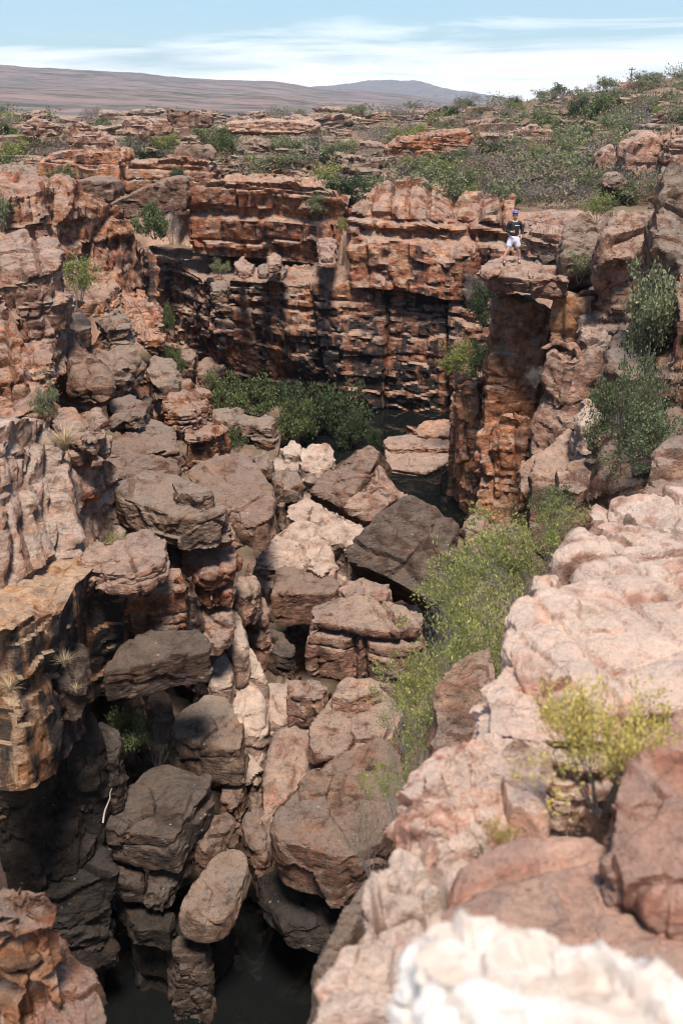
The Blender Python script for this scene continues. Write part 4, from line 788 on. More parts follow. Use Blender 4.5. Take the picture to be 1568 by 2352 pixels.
def tubes(segs, sides=3):
    """segs: (n,8) p0 p1 r0 r1 -> V, F(quads)"""
    S = np.array(segs, float); n = len(S); d = S[:, 3:6] - S[:, :3]; d /= np.linalg.norm(d, axis=1, keepdims=True) + 1e-9
    a = np.cross(d, np.array([0.31, 0.52, 0.79])); a /= np.linalg.norm(a, axis=1, keepdims=True) + 1e-9; b = np.cross(d, a)
    V = np.zeros((n, 2, sides, 3))
    for k in range(sides):
        o = a * math.cos(k * 2 * math.pi / sides) + b * math.sin(k * 2 * math.pi / sides)
        V[:, 0, k] = S[:, :3] + o * S[:, 6:7]; V[:, 1, k] = S[:, 3:6] + o * S[:, 7:8]
    base = (np.arange(n) * 2 * sides)[:, None]
    F = np.concatenate([base + np.array([k, (k + 1) % sides, sides + (k + 1) % sides, sides + k])[None] for k in range(sides)])
    return V.reshape(-1, 3), F
def grow(seed, stems=7, levels=3, height=1.0, spread=1.0, fork=4, up=0.3, thick=0.02, wob=0.35):
    """branching skeleton of unit height: segments and the outer twig points"""
    r = np.random.RandomState(seed); segs, tips = [], []
    def branch(p, d, L, rad, lev):
        n = 4 if lev == 0 else 3
        for i in range(n):
            d2 = d + r.normal(0, wob * 0.4, 3) + np.array([0, 0, up * 0.25]); d2 /= np.linalg.norm(d2)
            q = p + d2 * L / n; r2 = rad * (1 - 0.22)
            segs.append([*p, *q, rad, r2]); 
            if lev >= levels - 1: tips.append((*q, *d2)); tips.append((*(p + q) / 2, *d2))
            p, d, rad = q, d2, r2
            if lev < levels and i >= (1 if lev == 0 else 0):
                for f in range(max(1, fork // 2) if i < n - 1 else fork):
                    a = r.normal(0, 1, 3); a -= d * (a @ d); a /= np.linalg.norm(a) + 1e-9
                    dd = d * 0.75 + a * (0.55 + 0.3 * r.rand()); dd /= np.linalg.norm(dd)
                    branch(p, dd, L * (0.42 + 0.25 * r.rand()), rad * 0.6, lev + 1)
    for s in range(stems):
        a = 2 * math.pi * (s + r.rand() * 0.8) / stems; t = spread * (0.25 + 0.75 * r.rand())
        d = np.array([math.cos(a) * t, math.sin(a) * t, 0.75]); d /= np.linalg.norm(d)
        branch(np.array([math.cos(a), math.sin(a), 0]) * 0.06 * spread, d, 0.5 + 0.2 * r.rand(), thick, 0)
    segs = np.array(segs); tips = np.array(tips)
    zmax = np.percentile(tips[:, 2], 98); k = height / zmax
    segs[:, :6] *= k; segs[:, 2] -= 0.02; tips[:, :3] *= k
    return segs, tips
def leaves(tips, n, size, seed, aspect=2.2, along=0.6, jitter=0.05, clump=0):
    r = np.random.RandomState(seed)
    pool = tips[r.randint(0, len(tips), clump)] if clump else tips
    t = pool[r.randint(0, len(pool), n)]
    p = t[:, :3] + r.normal(0, jitter, (n, 3)) * (np.array([1.25, 1.25, .8]) if clump else 1)
    d = t[:, 3:] * along + r.normal(0, 1, (n, 3)) * (1 - along) * 0.8 + np.array([0, 0, 0.1]); d /= np.linalg.norm(d, axis=1, keepdims=True)
    a = np.cross(d, r.normal(0, 1, (n, 3))); a /= np.linalg.norm(a, axis=1, keepdims=True) + 1e-9
    L = size * (0.6 + 0.8 * r.rand(n, 1)); w = L / aspect * 0.5
    V = np.stack([p, p + d * L * 0.5 + a * w, p + d * L, p + d * L * 0.5 - a * w], 1).reshape(-1, 3)
    return V, np.arange(4 * n).reshape(n, 4)
_bush = {}
def bush_meshes(style, var):
    key = (style, var)
    if key in _bush: return _bush[key]
    sd = 1000 + 31 * var + 7 * list(STYLE).index(style)
    st_ = STYLE[style]
    segs, tips = grow(sd, **st_['grow'])
    tv, tf = tubes(segs)
    lv, lf = leaves(tips, st_['n'], st_['size'], sd + 1, st_.get('aspect', 2.2), st_.get('along', .6), st_.get('jit', .05), st_.get('clump', 0))
    _bush[key] = (mesh_np('foliage', lv, lf, LEAF[st_['leaf']], False), mesh_np('branches', tv, tf, TWIG[st_['twig']]))
    return _bush[key]
STYLE = {   # all of unit height, roughly unit radius times spread
 'green': dict(grow=dict(stems=8, levels=2, spread=1.0, fork=4, thick=.018), n=4200, size=.075, leaf='green', twig='brown', jit=.075, aspect=1.6, along=.2, clump=85),
 'dark': dict(grow=dict(stems=8, levels=2, spread=1.0, fork=4, thick=.018), n=4600, size=.07, leaf='dark', twig='brown', jit=.075, aspect=1.6, along=.2, clump=90),
 'olive': dict(grow=dict(stems=7, levels=2, spread=.9, fork=4, thick=.022), n=3400, size=.055, leaf='olive', twig='brown', jit=.06, aspect=1.8, along=.25, clump=80),
 'grey': dict(grow=dict(stems=9, levels=2, spread=1.1, fork=4, thick=.014), n=1700, size=.06, leaf='grey', twig='grey', jit=.04),
 'brown': dict(grow=dict(stems=9, levels=2, spread=1.1, fork=4, thick=.014), n=1600, size=.065, leaf='brown', twig='grey', jit=.04),
 'lime': dict(grow=dict(stems=8, levels=2, spread=.9, fork=4, thick=.014), n=3000, size=.06, leaf='lime', twig='grey', jit=.06, aspect=1.8, along=.3, clump=70),
 'broom': dict(grow=dict(stems=9, levels=3, spread=.75, fork=3, thick=.009, up=.8, wob=.3), n=4200, size=.033, leaf='broom', twig='silver', jit=.026, aspect=3.0, along=.6, clump=210),
 'yellow': dict(grow=dict(stems=9, levels=3, spread=.7, fork=3, thick=.011, up=.8), n=5200, size=.034, leaf='yellow', twig='brown', jit=.012, aspect=2.4, along=.7),
 'conifer': dict(grow=dict(stems=8, levels=3, spread=.75, fork=3, thick=.014, up=.5), n=7500, size=.036, leaf='conifer', twig='brown', jit=.035, aspect=1.8, along=.4, clump=260),
 'twiggy': dict(grow=dict(stems=10, levels=3, spread=1.0, fork=3, thick=.012, up=.3, wob=.5), n=900, size=.03, leaf='olive', twig='grey', jit=.02),
}
_bn = [0]
def bush(style, label, loc, h, w=None, group=None, name='shrub', cat='shrub', tilt=(0, 0), parts=True, rz=None):
    _bn[0] += 1; r = random.Random(_bn[0] * 7919)
    lm, tm = bush_meshes(style, r.randrange(2))
    w = w or h
    if parts:
        o = link(name, None, loc=loc, label=label, cat=cat, group=group)
        link('foliage', lm, o); link('branches', tm, o)
    else:
        o = link(name, lm, loc=loc, label=label, cat=cat, group=group)
    o.scale = (w, w, h); o.rotation_euler = (tilt[0], tilt[1], r.random() * 6.28 if rz is None else rz)
    return o
def bpx(style, label, u0, u1, v0, v1, y, **kw):
    """bush whose outline spans u0..u1, v0..v1 in the picture at depth y"""
    b = PY((u0 + u1) / 2, v1, y); t = PY((u0 + u1) / 2, v0, y)
    h = (t[2] - b[2]) * 1.02; w = (PY(u1, v1, y)[0] - PY(u0, v1, y)[0]) * {'broom': 1.3, 'yellow': 1.2, 'conifer': 1.0}.get(style, 0.62)
    return bush(style, label, b, h, w, **kw)
# gorge floor thicket
G1 = 'green bushes crowding the gorge floor'
bpx('green', 'bright green bush left-most in the gorge floor thicket', 470, 560, 870, 955, 50.5, group=G1)
bpx('green', 'bright green bush behind the two-humped grey boulder', 535, 640, 880, 965, 49.5, group=G1)
bpx('dark', 'dark green bush in the middle of the gorge floor thicket', 630, 735, 900, 1020, 47.0, group=G1)
bpx('green', 'lighter green bush in front of the gorge floor thicket', 640, 720, 930, 1030, 45.5, group=G1)
bpx('dark', 'broad dark green bush at the right end of the gorge thicket', 715, 838, 905, 1025, 47.5, group=G1)
bpx('dark', 'low dark bush under the black streaked cliff', 620, 700, 880, 960, 51, group=G1)
bpx('dark', 'low dark bush at the right foot of the gorge thicket', 770, 835, 950, 1030, 45.5, group=G1)
bpx('green', 'small green bush in front of the two-humped grey boulder', 520, 570, 985, 1040, 41, group=G1)
bpx('dark', 'small tuft at the edge of the dark pool beside the cream shelf', 840, 880, 985, 1040, 45)
# left side
bpx('lime', 'leafy bush with bare twigs below it on the left ledge', 130, 240, 598, 690, 30.5)
bpx('twiggy', 'tangle of bare grey twigs under the leafy left bush', 105, 235, 650, 715, 29.8)
bpx('olive', 'pale grey-green shrub on the pale square block', 72, 150, 893, 975, 20.5)
bpx('olive', 'tall bush at the left picture edge above the whitish rock', -40, 42, 432, 560, 30)
bpx('olive', 'bush hanging lower at the left picture edge', -50, 25, 560, 640, 26)
bpx('green', 'green bush in the gap between rock tower and upper cliff', 312, 398, 475, 548, 54)
bpx('grey', 'dry scrub beside the green bush in the gap', 370, 420, 490, 560, 55)
bpx('green', 'narrow green bush clinging to the corner of the rock tower', 370, 402, 705, 765, 46)
bpx('green', 'green bush in the shaded chasm mouth', 385, 428, 805, 875, 42)
bpx('dark', 'small moss-green cushion on the grey ledge', 286, 336, 962, 992, 29)
bpx('olive', 'dry grey shrub beside the rough grey ledge', 205, 285, 1090, 1155, 24.5)
bpx('olive', 'small shrub on the stepped orange ledge', 415, 462, 995, 1030, 31)
bpx('lime', 'little green shrub on the layered slab', 240, 305, 1225, 1295, 18.6)
bpx('green', 'green bush growing from the dark rocks in the lower gorge', 255, 345, 1640, 1745, 17.2)
bpx('twiggy', 'twiggy half of the bush in the lower gorge', 320, 405, 1650, 1770, 17.6)
bpx('green', 'low green shrub below the lower gorge bush', 225, 290, 1715, 1780, 16.8)
bpx('lime', 'tiny shrub on the orange face under the layered slab', 375, 405, 1410, 1450, 18.5)
# cliff foot and pillar
bpx('lime', 'yellow-green tree on the cliff left of the pillar', 1000, 1100, 780, 875, 44)
bpx('dark', 'shaded bush between cliff and pillar', 1075, 1140, 790, 880, 42)
bpx('dark', 'dark bush against the cliff under the cap rock', 1078, 1142, 662, 750, 44)
bpx('grey', 'dry shrub on the cliff left of the cap rock', 1060, 1110, 630, 700, 48)
bpx('grey', 'grey shrub on the small spire by the pillar', 1205, 1250, 845, 890, 31)
bpx('olive', 'shrub in the cleft under the pale cracked boulder', 1290, 1365, 585, 650, 33.5)
bpx('olive', 'small shrub in the shelf crack under the orange upper cliff', 480, 530, 598, 640, 57)
# right wall trees
bpx('olive', 'grey-green tree spreading at the right edge under the banded slab', 1385, 1580, 625, 850, 21, name='tree', cat='tree')
bpx('dark', 'darker tree crown low behind the grey-green tree', 1440, 1580, 690, 870, 22, name='tree', cat='tree')
bpx('conifer', 'tall dark green needle bush on the right wall', 1355, 1470, 840, 1090, 17.5, name='tree', cat='tree')
bpx('brown', 'bush with brown dead leaves beside the needle bush', 1430, 1560, 850, 1010, 18.5)
bpx('conifer', 'lower needle bush at the foot of the right wall', 1370, 1540, 950, 1130, 16.5, name='tree', cat='tree')
bpx('conifer', 'small green sprig on the reddish block', 1235, 1330, 1135, 1200, 17)
# foreground twiggy broom
G2 = 'twiggy broom bushes below the foreground ledge'
bpx('broom', 'yellow-green broom tip furthest up the slope', 1220, 1330, 1160, 1300, 11.5, group=G2)
bpx('broom', 'tall bright broom bush beside the upper ledge nose', 1090, 1280, 1200, 1420, 11.0, group=G2)
bpx('broom', 'grey twiggy broom bush in the middle of the slope', 970, 1180, 1290, 1560, 10.0, group=G2)
bpx('twiggy', 'nearly bare grey twigs reaching over the cracked square boulder', 960, 1120, 1320, 1560, 10.5, group=G2)
bpx('broom', 'dense broom bush against the foreground ledge', 960, 1160, 1430, 1700, 8.6, group=G2)
bpx('broom', 'left-most broom bush with lime tips hanging over the stepped boulder', 850, 1010, 1520, 1720, 9.6, group=G2)
bpx('broom', 'low green broom bush under the ledge lip', 980, 1120, 1580, 1760, 7.8, group=G2)
bpx('twiggy', 'bare twigs at the foot of the broom bushes', 840, 990, 1700, 1920, 8.8, group=G2)
bpx('twiggy', 'sprawling bare twigs beside the crumbly rim', 770, 930, 1830, 2010, 8.4, group=G2)
bpx('broom', 'small green tuft low beside the crumbly rim', 860, 960, 1770, 1900, 8.0, group=G2)
bpx('broom', 'thick grey-olive broom bush half way down the slope', 1020, 1200, 1360, 1620, 9.4, group=G2)
bpx('twiggy', 'bare silvery twigs left of the thick grey-olive broom', 930, 1080, 1420, 1660, 9.8, group=G2)
bpx('broom', 'broom bush with grey twigs below the lime tipped one', 870, 1060, 1600, 1800, 8.9, group=G2)
bpx('broom', 'broom bush beside the pale rock near the pillar foot', 1040, 1200, 1240, 1440, 12.0, group=G2)
bpx('yellow', 'yellow flowering shrub in the hollow of the foreground ledge, out of focus', 1250, 1500, 1590, 1870, 3.3)
bpx('yellow', 'small yellow sprig left of the flowering shrub, out of focus', 1110, 1180, 1890, 1950, 3.35)
# grass tufts
def tuft(label, u, v, y, size, n=90, seed=0, group=None):
    r = np.random.RandomState(seed + 5); V, F = [], []
    for i in range(n):
        a = r.rand() * 6.28; lean = 0.25 + 0.9 * r.rand(); L = size * (0.6 + 0.6 * r.rand()); w = size * 0.018
        d = np.array([math.cos(a), math.sin(a), 0]); s = np.array([-d[1], d[0], 0]) * w; p = d * size * 0.1 * r.rand()
        pts = [p + d * L * lean * t * t + np.array([0, 0, L * (t - 0.45 * lean * t * t)]) for t in (0, .35, .7, 1)]
        b = len(V)
        for k, q in enumerate(pts): ww = s * (1 - k / 3.2); V += [q - ww, q + ww]
        F += [(b + 2 * k, b + 2 * k + 1, b + 2 * k + 3, b + 2 * k + 2) for k in range(3)]
    link('grass_tuft', mesh_np('grass_tuft', np.array(V), np.array(F), LEAF['straw']), loc=PY(u, v, y), label=label, cat='grass', group=group)
GT = 'dry grass tufts on the left rocks'
tuft('long dry grass tuft hanging by the pale square block', 150, 1035, 19.3, .6, 160, 1, GT)
tuft('dry grass tuft on the tall dark rock hump', 150, 1530, 14.2, .3, 90, 2, GT)
tuft('dry grass tuft on the dark rock at the left edge', 25, 1590, 12.6, .3, 90, 3, GT)
tuft('dry grass sprout below the tall dark rock hump', 175, 1590, 13.8, .2, 60, 4, GT)
tuft('small grass tuft on the thin layer of the grey slab', 452, 1165, 22.3, .3, 60, 5, GT)
tuft('small grass tuft in the middle of the broad grey slab', 350, 1165, 21.8, .25, 50, 6, GT)
# white stick
sg, pts = [], [PZ(u, v, -12.28 + .1 * i) for i, (u, v) in enumerate(((237, 1890), (239, 1874), (242, 1860), (248, 1846), (253, 1834), (253, 1822), (257, 1811)))]
for i, (a, b) in enumerate(zip(pts, pts[1:])): sg.append([*a, *b, .02 - .0017 * i, .0185 - .0017 * i])
v_, f_ = tubes(sg, 6); o_ = np.array(pts[0]); link('dead_branch', mesh_np('dead_branch', v_ - o_, f_, TWIG['pale']), loc=o_, label='bleached white stick lying on the broad flat boulder', cat='branch')

# ------------------------------------------------------------------ plateau: bedded rocks and scrub
rs_ = random.Random(4)
proto, proto_lo = [], []
for i in range(14):
    r = np.random.RandomState(i + 50); n = 7; ang = np.sort(r.rand(n) * 6.28)
    ring = np.stack([np.cos(ang) * (0.8 + .5 * r.rand(n)), np.sin(ang) * (0.6 + .4 * r.rand(n)), np.zeros(n)], 1)
    pts = np.concatenate([ring * (.8 + .15 * r.rand()) + [0, 0, .55 + .5 * r.rand()], ring * 1.05, ring * .98 + [0, 0, -.4]])
    V, F, _ = shape_rock(pts, 60, 900 + i * 17, bias=0, bed=.28 if i % 3 else .42, joint=.8, amp=.7)
    proto.append(mesh_np('rock', V, F, MAT[('pink', 'brown', 'grey')[i % 3] if i % 2 else 'grey'], sharp=26))
    proto_lo.append(shape_rock(pts, 22, 900 + i * 17, bias=0, bed=.42, joint=.8, amp=.6)[:2])
GZZ = gz.reshape(len(rs), NAZ)
def hfast(x, y):
    r = np.clip(np.hypot(x, y), rs[0], rs[-1] * .999); a = np.clip((np.arctan2(x, y) - azs[0]) / (azs[1] - azs[0]), 0, NAZ - 1.001)
    i = np.clip(np.searchsorted(rs, r) - 1, 0, len(rs) - 2); f = (r - rs[i]) / (rs[i + 1] - rs[i]); j = a.astype(int); g = a - j
    return (GZZ[i, j] * (1 - g) + GZZ[i, j + 1] * g) * (1 - f) + (GZZ[i + 1, j] * (1 - g) + GZZ[i + 1, j + 1] * g) * f
def ground_at(u, v, zguess=-3.5):
    """walk the ray of a picture point out to the land"""
    d = ray(u, v); ts = np.geomspace(54, 420, 260); P = d[None] * ts[:, None]
    z = hfast(P[:, 0], P[:, 1]); hit = np.nonzero(P[:, 2] < z)[0]
    return P[hit[0]] if len(hit) else None
LBL_S = {'grey': 'grey heath shrub', 'brown': 'brown heath shrub', 'olive': 'olive shrub', 'green': 'green shrub', 'lime': 'yellow-green shrub', 'dark': 'dark green shrub'}
def where(u, v):
    h = 'near the skyline' if v < 290 - max(0, u - 1050) * .12 else ('on the mid plateau' if v < 370 else 'close to the gorge edge')
    for lim, t in ((120, 'at the far left edge'), (300, 'by the knobbly rock stack'), (500, 'around the lone leaning rock'), (720, 'behind the orange upper cliff'), (900, 'behind the cliff corner bush'), (1100, 'behind the grey-olive spreading tree'), (1300, 'behind the person'), (1450, 'by the bright green tree'), (9999, 'at the far right under the pole')):
        if u < lim: return h + ' ' + t
nr = 0
def near_zone(u, v, y):
    if y > 46 and u > 330: return 'in the shaded chasm' if u < 600 else ('behind the green gorge bushes' if u < 850 else 'around the dark back pool')
    if u < 480: return 'below the left rock tower' if v < 700 else ('around the diamond-shaped boulder' if v < 1000 else ('around the broad grey slab' if v < 1300 else 'in the dark lower left'))
    if u < 1000: return 'at the head of the boulder pile' if v < 1200 else ('around the cracked square boulder' if v < 1500 else 'around the large striated boulder')
    return 'behind the cap rock' if v < 700 else ('beside the right trees' if v < 1000 else 'under the right trees')
def ground_near(u, v):
    d = ray(u, v); ts = np.geomspace(8, 70, 220); P = d[None] * ts[:, None]
    z = hfast(P[:, 0], P[:, 1]); hit = np.nonzero(P[:, 2] < z)[0]
    return P[hit[0]] if len(hit) else None
for k in range(150):
    u = rs_.uniform(-20, 1560); v = rs_.uniform(430, 1950)
    if u > 780 and v > 1180: continue
    p = ground_near(u, v)
    if p is None or (p[2] < -16.5): continue
    s = rs_.uniform(.35, 1.1); pi = rs_.randrange(14)
    lab = ('small ' if s < .6 else 'large ' if s > .9 else 'middling ') + (('pinkish', 'brown', 'greyish')[pi % 3] if pi % 2 else 'greyish') + ' loose rock ' + near_zone(u, v, p[1])
    o = link('rock', proto[pi], loc=(p[0], p[1], p[2] - .1 * s), label=lab, cat='rock', group=lab)
    o.scale = (s * rs_.uniform(1, 1.5), s * rs_.uniform(.8, 1.2), s * rs_.uniform(.8, 1.5)); o.rotation_euler = (rs_.uniform(-.3, .3), rs_.uniform(-.3, .3), rs_.uniform(0, 6.28))
far_rocks = []
for k in range(1500):
    u = rs_.uniform(-20, 1590); v = 268 + 215 * rs_.random() ** 1.5
    if u > 1050: v -= (u - 1050) * 0.12
    p = ground_at(u, v)
    if p is None: continue
    d = p[1]
    if nr >= 520: break
    if u > 1150 and rs_.random() < .45: continue
    if u > 880 and v > 380 and rs_.random() < .75: continue
    s = rs_.uniform(.5, 1.5) * (d / 75) ** .75
    z = p[2]
    pi = rs_.randrange(14); rsc = (s * rs_.uniform(1, 1.9), s, s * rs_.uniform(.45, 1.0))
    lab = ('large ' if s > 1.3 else 'small ' if s < .8 else '') + (('pinkish', 'brown', 'grey')[pi % 3] if pi % 2 else 'grey') + (' flat rock ' if rsc[2] < .62 * s else ' blocky rock ') + where(u, v)
    if nr >= 200: far_rocks.append((proto_lo[pi], (p[0], p[1], z - .15 * s), rsc, rs_.uniform(-.5, .5))); nr += 1; continue
    o = link('rock', proto[pi], loc=(p[0], p[1], z - .15 * s), label=lab, cat='rock', group=lab)
    o.scale = rsc; o.rotation_euler = (rs_.uniform(-.1, .1), rs_.uniform(-.12, .12), rs_.uniform(-.5, .5)); nr += 1
fv, ff, nb_ = [], [], 0
for (V, F), c, sc, a in far_rocks:
    q = V * np.array(sc); q = np.stack([q[:, 0] * math.cos(a) - q[:, 1] * math.sin(a), q[:, 0] * math.sin(a) + q[:, 1] * math.cos(a), q[:, 2]], 1) + np.array(c)
    fv.append(q); ff.append(F + nb_); nb_ += len(V)
link('rock_litter', mesh_np('rock_litter', np.concatenate(fv), np.concatenate(ff), MAT['grey'], sharp=26), kind='stuff', label='countless small rocks littering the plateau and hillside', cat='rocks')
ns_ = 0
far_sh = []
for k in range(3000):
    if ns_ >= 760: break
    u = rs_.uniform(-20, 1590); v = 250 + 235 * rs_.random() ** 1.1
    if u > 1050: v -= (u - 1050) * 0.15
    if k % 12 == 0: u, v = rs_.uniform(1080, 1540), rs_.uniform(395, 495)
    p = ground_at(u, v)
    if p is None: continue
    pr = .9 if u > 1000 else (.35 if v > 300 else .5)
    if rs_.random() > pr: continue
    d = p[1]; st_ = rs_.choices(['grey', 'brown', 'olive', 'green', 'lime', 'dark'], [.27, .24, .33, .06, .07, .03])[0]
    s = rs_.uniform(.8, 1.8) * (d / 80) ** .5
    lab = ('tall ' if s > 1.35 else 'low ' if s < .85 else '') + LBL_S[st_] + ' ' + where(u, v)
    if ns_ < 290: bush(st_, lab, (p[0], p[1], p[2] - .1), s, s * rs_.uniform(.9, 1.4), group=lab, parts=False)
    else: far_sh.append((st_, p, s))
    ns_ += 1
# the rest of the scrub, as one mass: thin clumps of the same leaves
sv, ft = {}, {}
for st_, p, s in far_sh:
    segs, tips = grow(77, stems=5, levels=1, spread=1.1, fork=3)
    V, F = leaves(tips, 130, .13, int(p[0] * 100) % 9999, 1.6, .3, .14)
    L = sv.setdefault(st_, []); n0 = sum(len(q) for q in L); L.append(V * s + p); ft.setdefault(st_, []).append(F + n0)
allv = np.concatenate([np.concatenate(sv[k]) for k in sv]); offs = np.cumsum([0] + [sum(len(q) for q in sv[k]) for k in sv])
me = mesh_np('scrub_cover', allv, np.concatenate([np.concatenate(ft[k]) + offs[i] for i, k in enumerate(sv)]), None, False)
for k in sv: me.materials.append(LEAF[k])
me.polygons.foreach_set('material_index', np.repeat(np.arange(len(sv)), [sum(len(q) for q in ft[k]) for k in sv]).astype(np.int32))
link('scrub_cover', me, kind='stuff', label='low heath scrub covering the hillside and plateau', cat='scrub')
# larger plateau bushes one can tell apart
for st_, lab, a in (
    ('olive', 'pale olive bush under the lone leaning rock', (430, 525, 288, 350, 92)), ('green', 'dark green bush right of the pale olive bush', (490, 550, 300, 360, 90)),
    ('olive', 'wide olive bush on the left plateau between rock stacks', (270, 380, 300, 350, 90)), ('lime', 'yellow-green bush below the left skyline rocks', (340, 420, 310, 350, 86)),
    ('green', 'green bush at the far left of the plateau', (-20, 55, 285, 325, 95)), ('brown', 'brown scrub patch at the left of the plateau', (10, 130, 320, 370, 88)),
    ('olive', 'olive bush behind the orange upper cliff', (590, 705, 355, 402, 70)), ('dark', 'dark green bush behind the upper cliff top', (705, 800, 340, 400, 72)),
    ('dark', 'dark green bush at the right corner of the orange upper cliff', (735, 840, 410, 490, 60)), ('olive', 'grey-green shrub beside the dark bush at the upper cliff corner', (690, 760, 445, 500, 59)),
    ('lime', 'small yellow-green shrub in the crack at the upper cliff corner', (770, 800, 500, 540, 57)),
    ('olive', 'grey-olive spreading tree on the cliff edge above the gorge', (905, 1090, 385, 490, 58)), ('green', 'green shrub behind the grey-olive spreading tree', (1000, 1100, 400, 470, 62)),
    ('lime', 'lime shrub at the right of the grey-olive tree', (1050, 1095, 425, 480, 57)), ('lime', 'bright green shrub right of the person behind the rocks', (1330, 1410, 450, 510, 47)),
    ('olive', 'yellow-green bush line behind the rocks at the right', (1200, 1290, 430, 470, 62)), ('green', 'big bright green tree on the hillside', (1320, 1420, 222, 300, 150)),
    ('dark', 'dark green shrub left of the bright green hillside tree', (1290, 1350, 235, 300, 155)), ('dark', 'dark green bush in the left back gap by the slab', (385, 435, 388, 425, 62)),
    ('green', 'green shrub below the black streaked back left cliff', (115, 180, 388, 430, 66))):
    u0, u1, v0, v1, y = a
    bpx(st_, lab, u0, u1, v0, v1, y)

# ------------------------------------------------------------------ poles
def pole(label, u, v0, v1, y, rad, arm, name='utility_pole'):
    b = PY(u, v1, y); t = PY(u, v0, y); h = t[2] - b[2]
    o = link(name, None, loc=b, label=label, cat='pole')
    m = TWIG['brown']
    v, f = tubes([[0, 0, -.6, 0, 0, h, rad, rad * .7]], 8); link('post', mesh_np('post', v, f, m), o)
    if arm:
        v, f = tubes([[-arm, 0, h * .86, arm, 0, h * .86, rad * .6, rad * .6]], 6); link('crossarm', mesh_np('crossarm', v, f, m), o)
        for s in (-1, 1):
            v, f = tubes([[s * arm * .9, 0, h * .86, s * arm * .9, 0, h * .92, rad * .5, rad * .4]], 6); link('insulator', mesh_np('insulator', v, f, m), o)
pole('wooden utility pole on the hill skyline', 1447, 154, 190, 300, .2, .9)
pole('thin dark post standing on the gorge edge behind the buttresses', 905, 420, 462, 56, .035, 0, 'post_marker')

# ------------------------------------------------------------------ the person on the cap rock
def flat(name, col, rough=.8):
    m, t, b = nt(name); g = G(t); tc = t.nodes.new('ShaderNodeTexCoord')
    n = g.noise(tc.outputs['Object'], 14, 4)
    g.l.new(g.mix(n, tuple(c * .82 for c in col), tuple(min(1, c * 1.15) for c in col)), b.inputs['Base Color']); b.inputs['Roughness'].default_value = rough; return m
def skinned(name, verts, edges, rad, mat, parent=None, sub=2):
    me = bpy.data.meshes.new(name); me.from_pydata(verts, edges, [])
    o = bpy.data.objects.new(name, me); COL.objects.link(o)
    md = o.modifiers.new('s', 'SKIN'); md.use_smooth_shade = True
    for i, r in enumerate(rad):
        me.skin_vertices[0].data[i].radius = (r, r) if not isinstance(r, tuple) else r
    me.skin_vertices[0].data[0].use_root = True
    o.modifiers.new('d', 'SUBSURF').levels = sub; o.modifiers['d'].render_levels = sub
    dg = bpy.context.evaluated_depsgraph_get(); new = bpy.data.meshes.new_from_object(o.evaluated_get(dg))
    bpy.data.objects.remove(o); new.materials.clear(); new.materials.append(mat)
    for p in new.polygons: p.use_smooth = True
    return link(name, new, parent)
def blob(name, c, r, mat, parent, n=8, fn=None):
    d, F = cube_sphere(n); V = d * np.array(r)
    if fn: V = fn(V)
    return link(name, mesh_np(name, V + np.array(c), F, mat), parent)
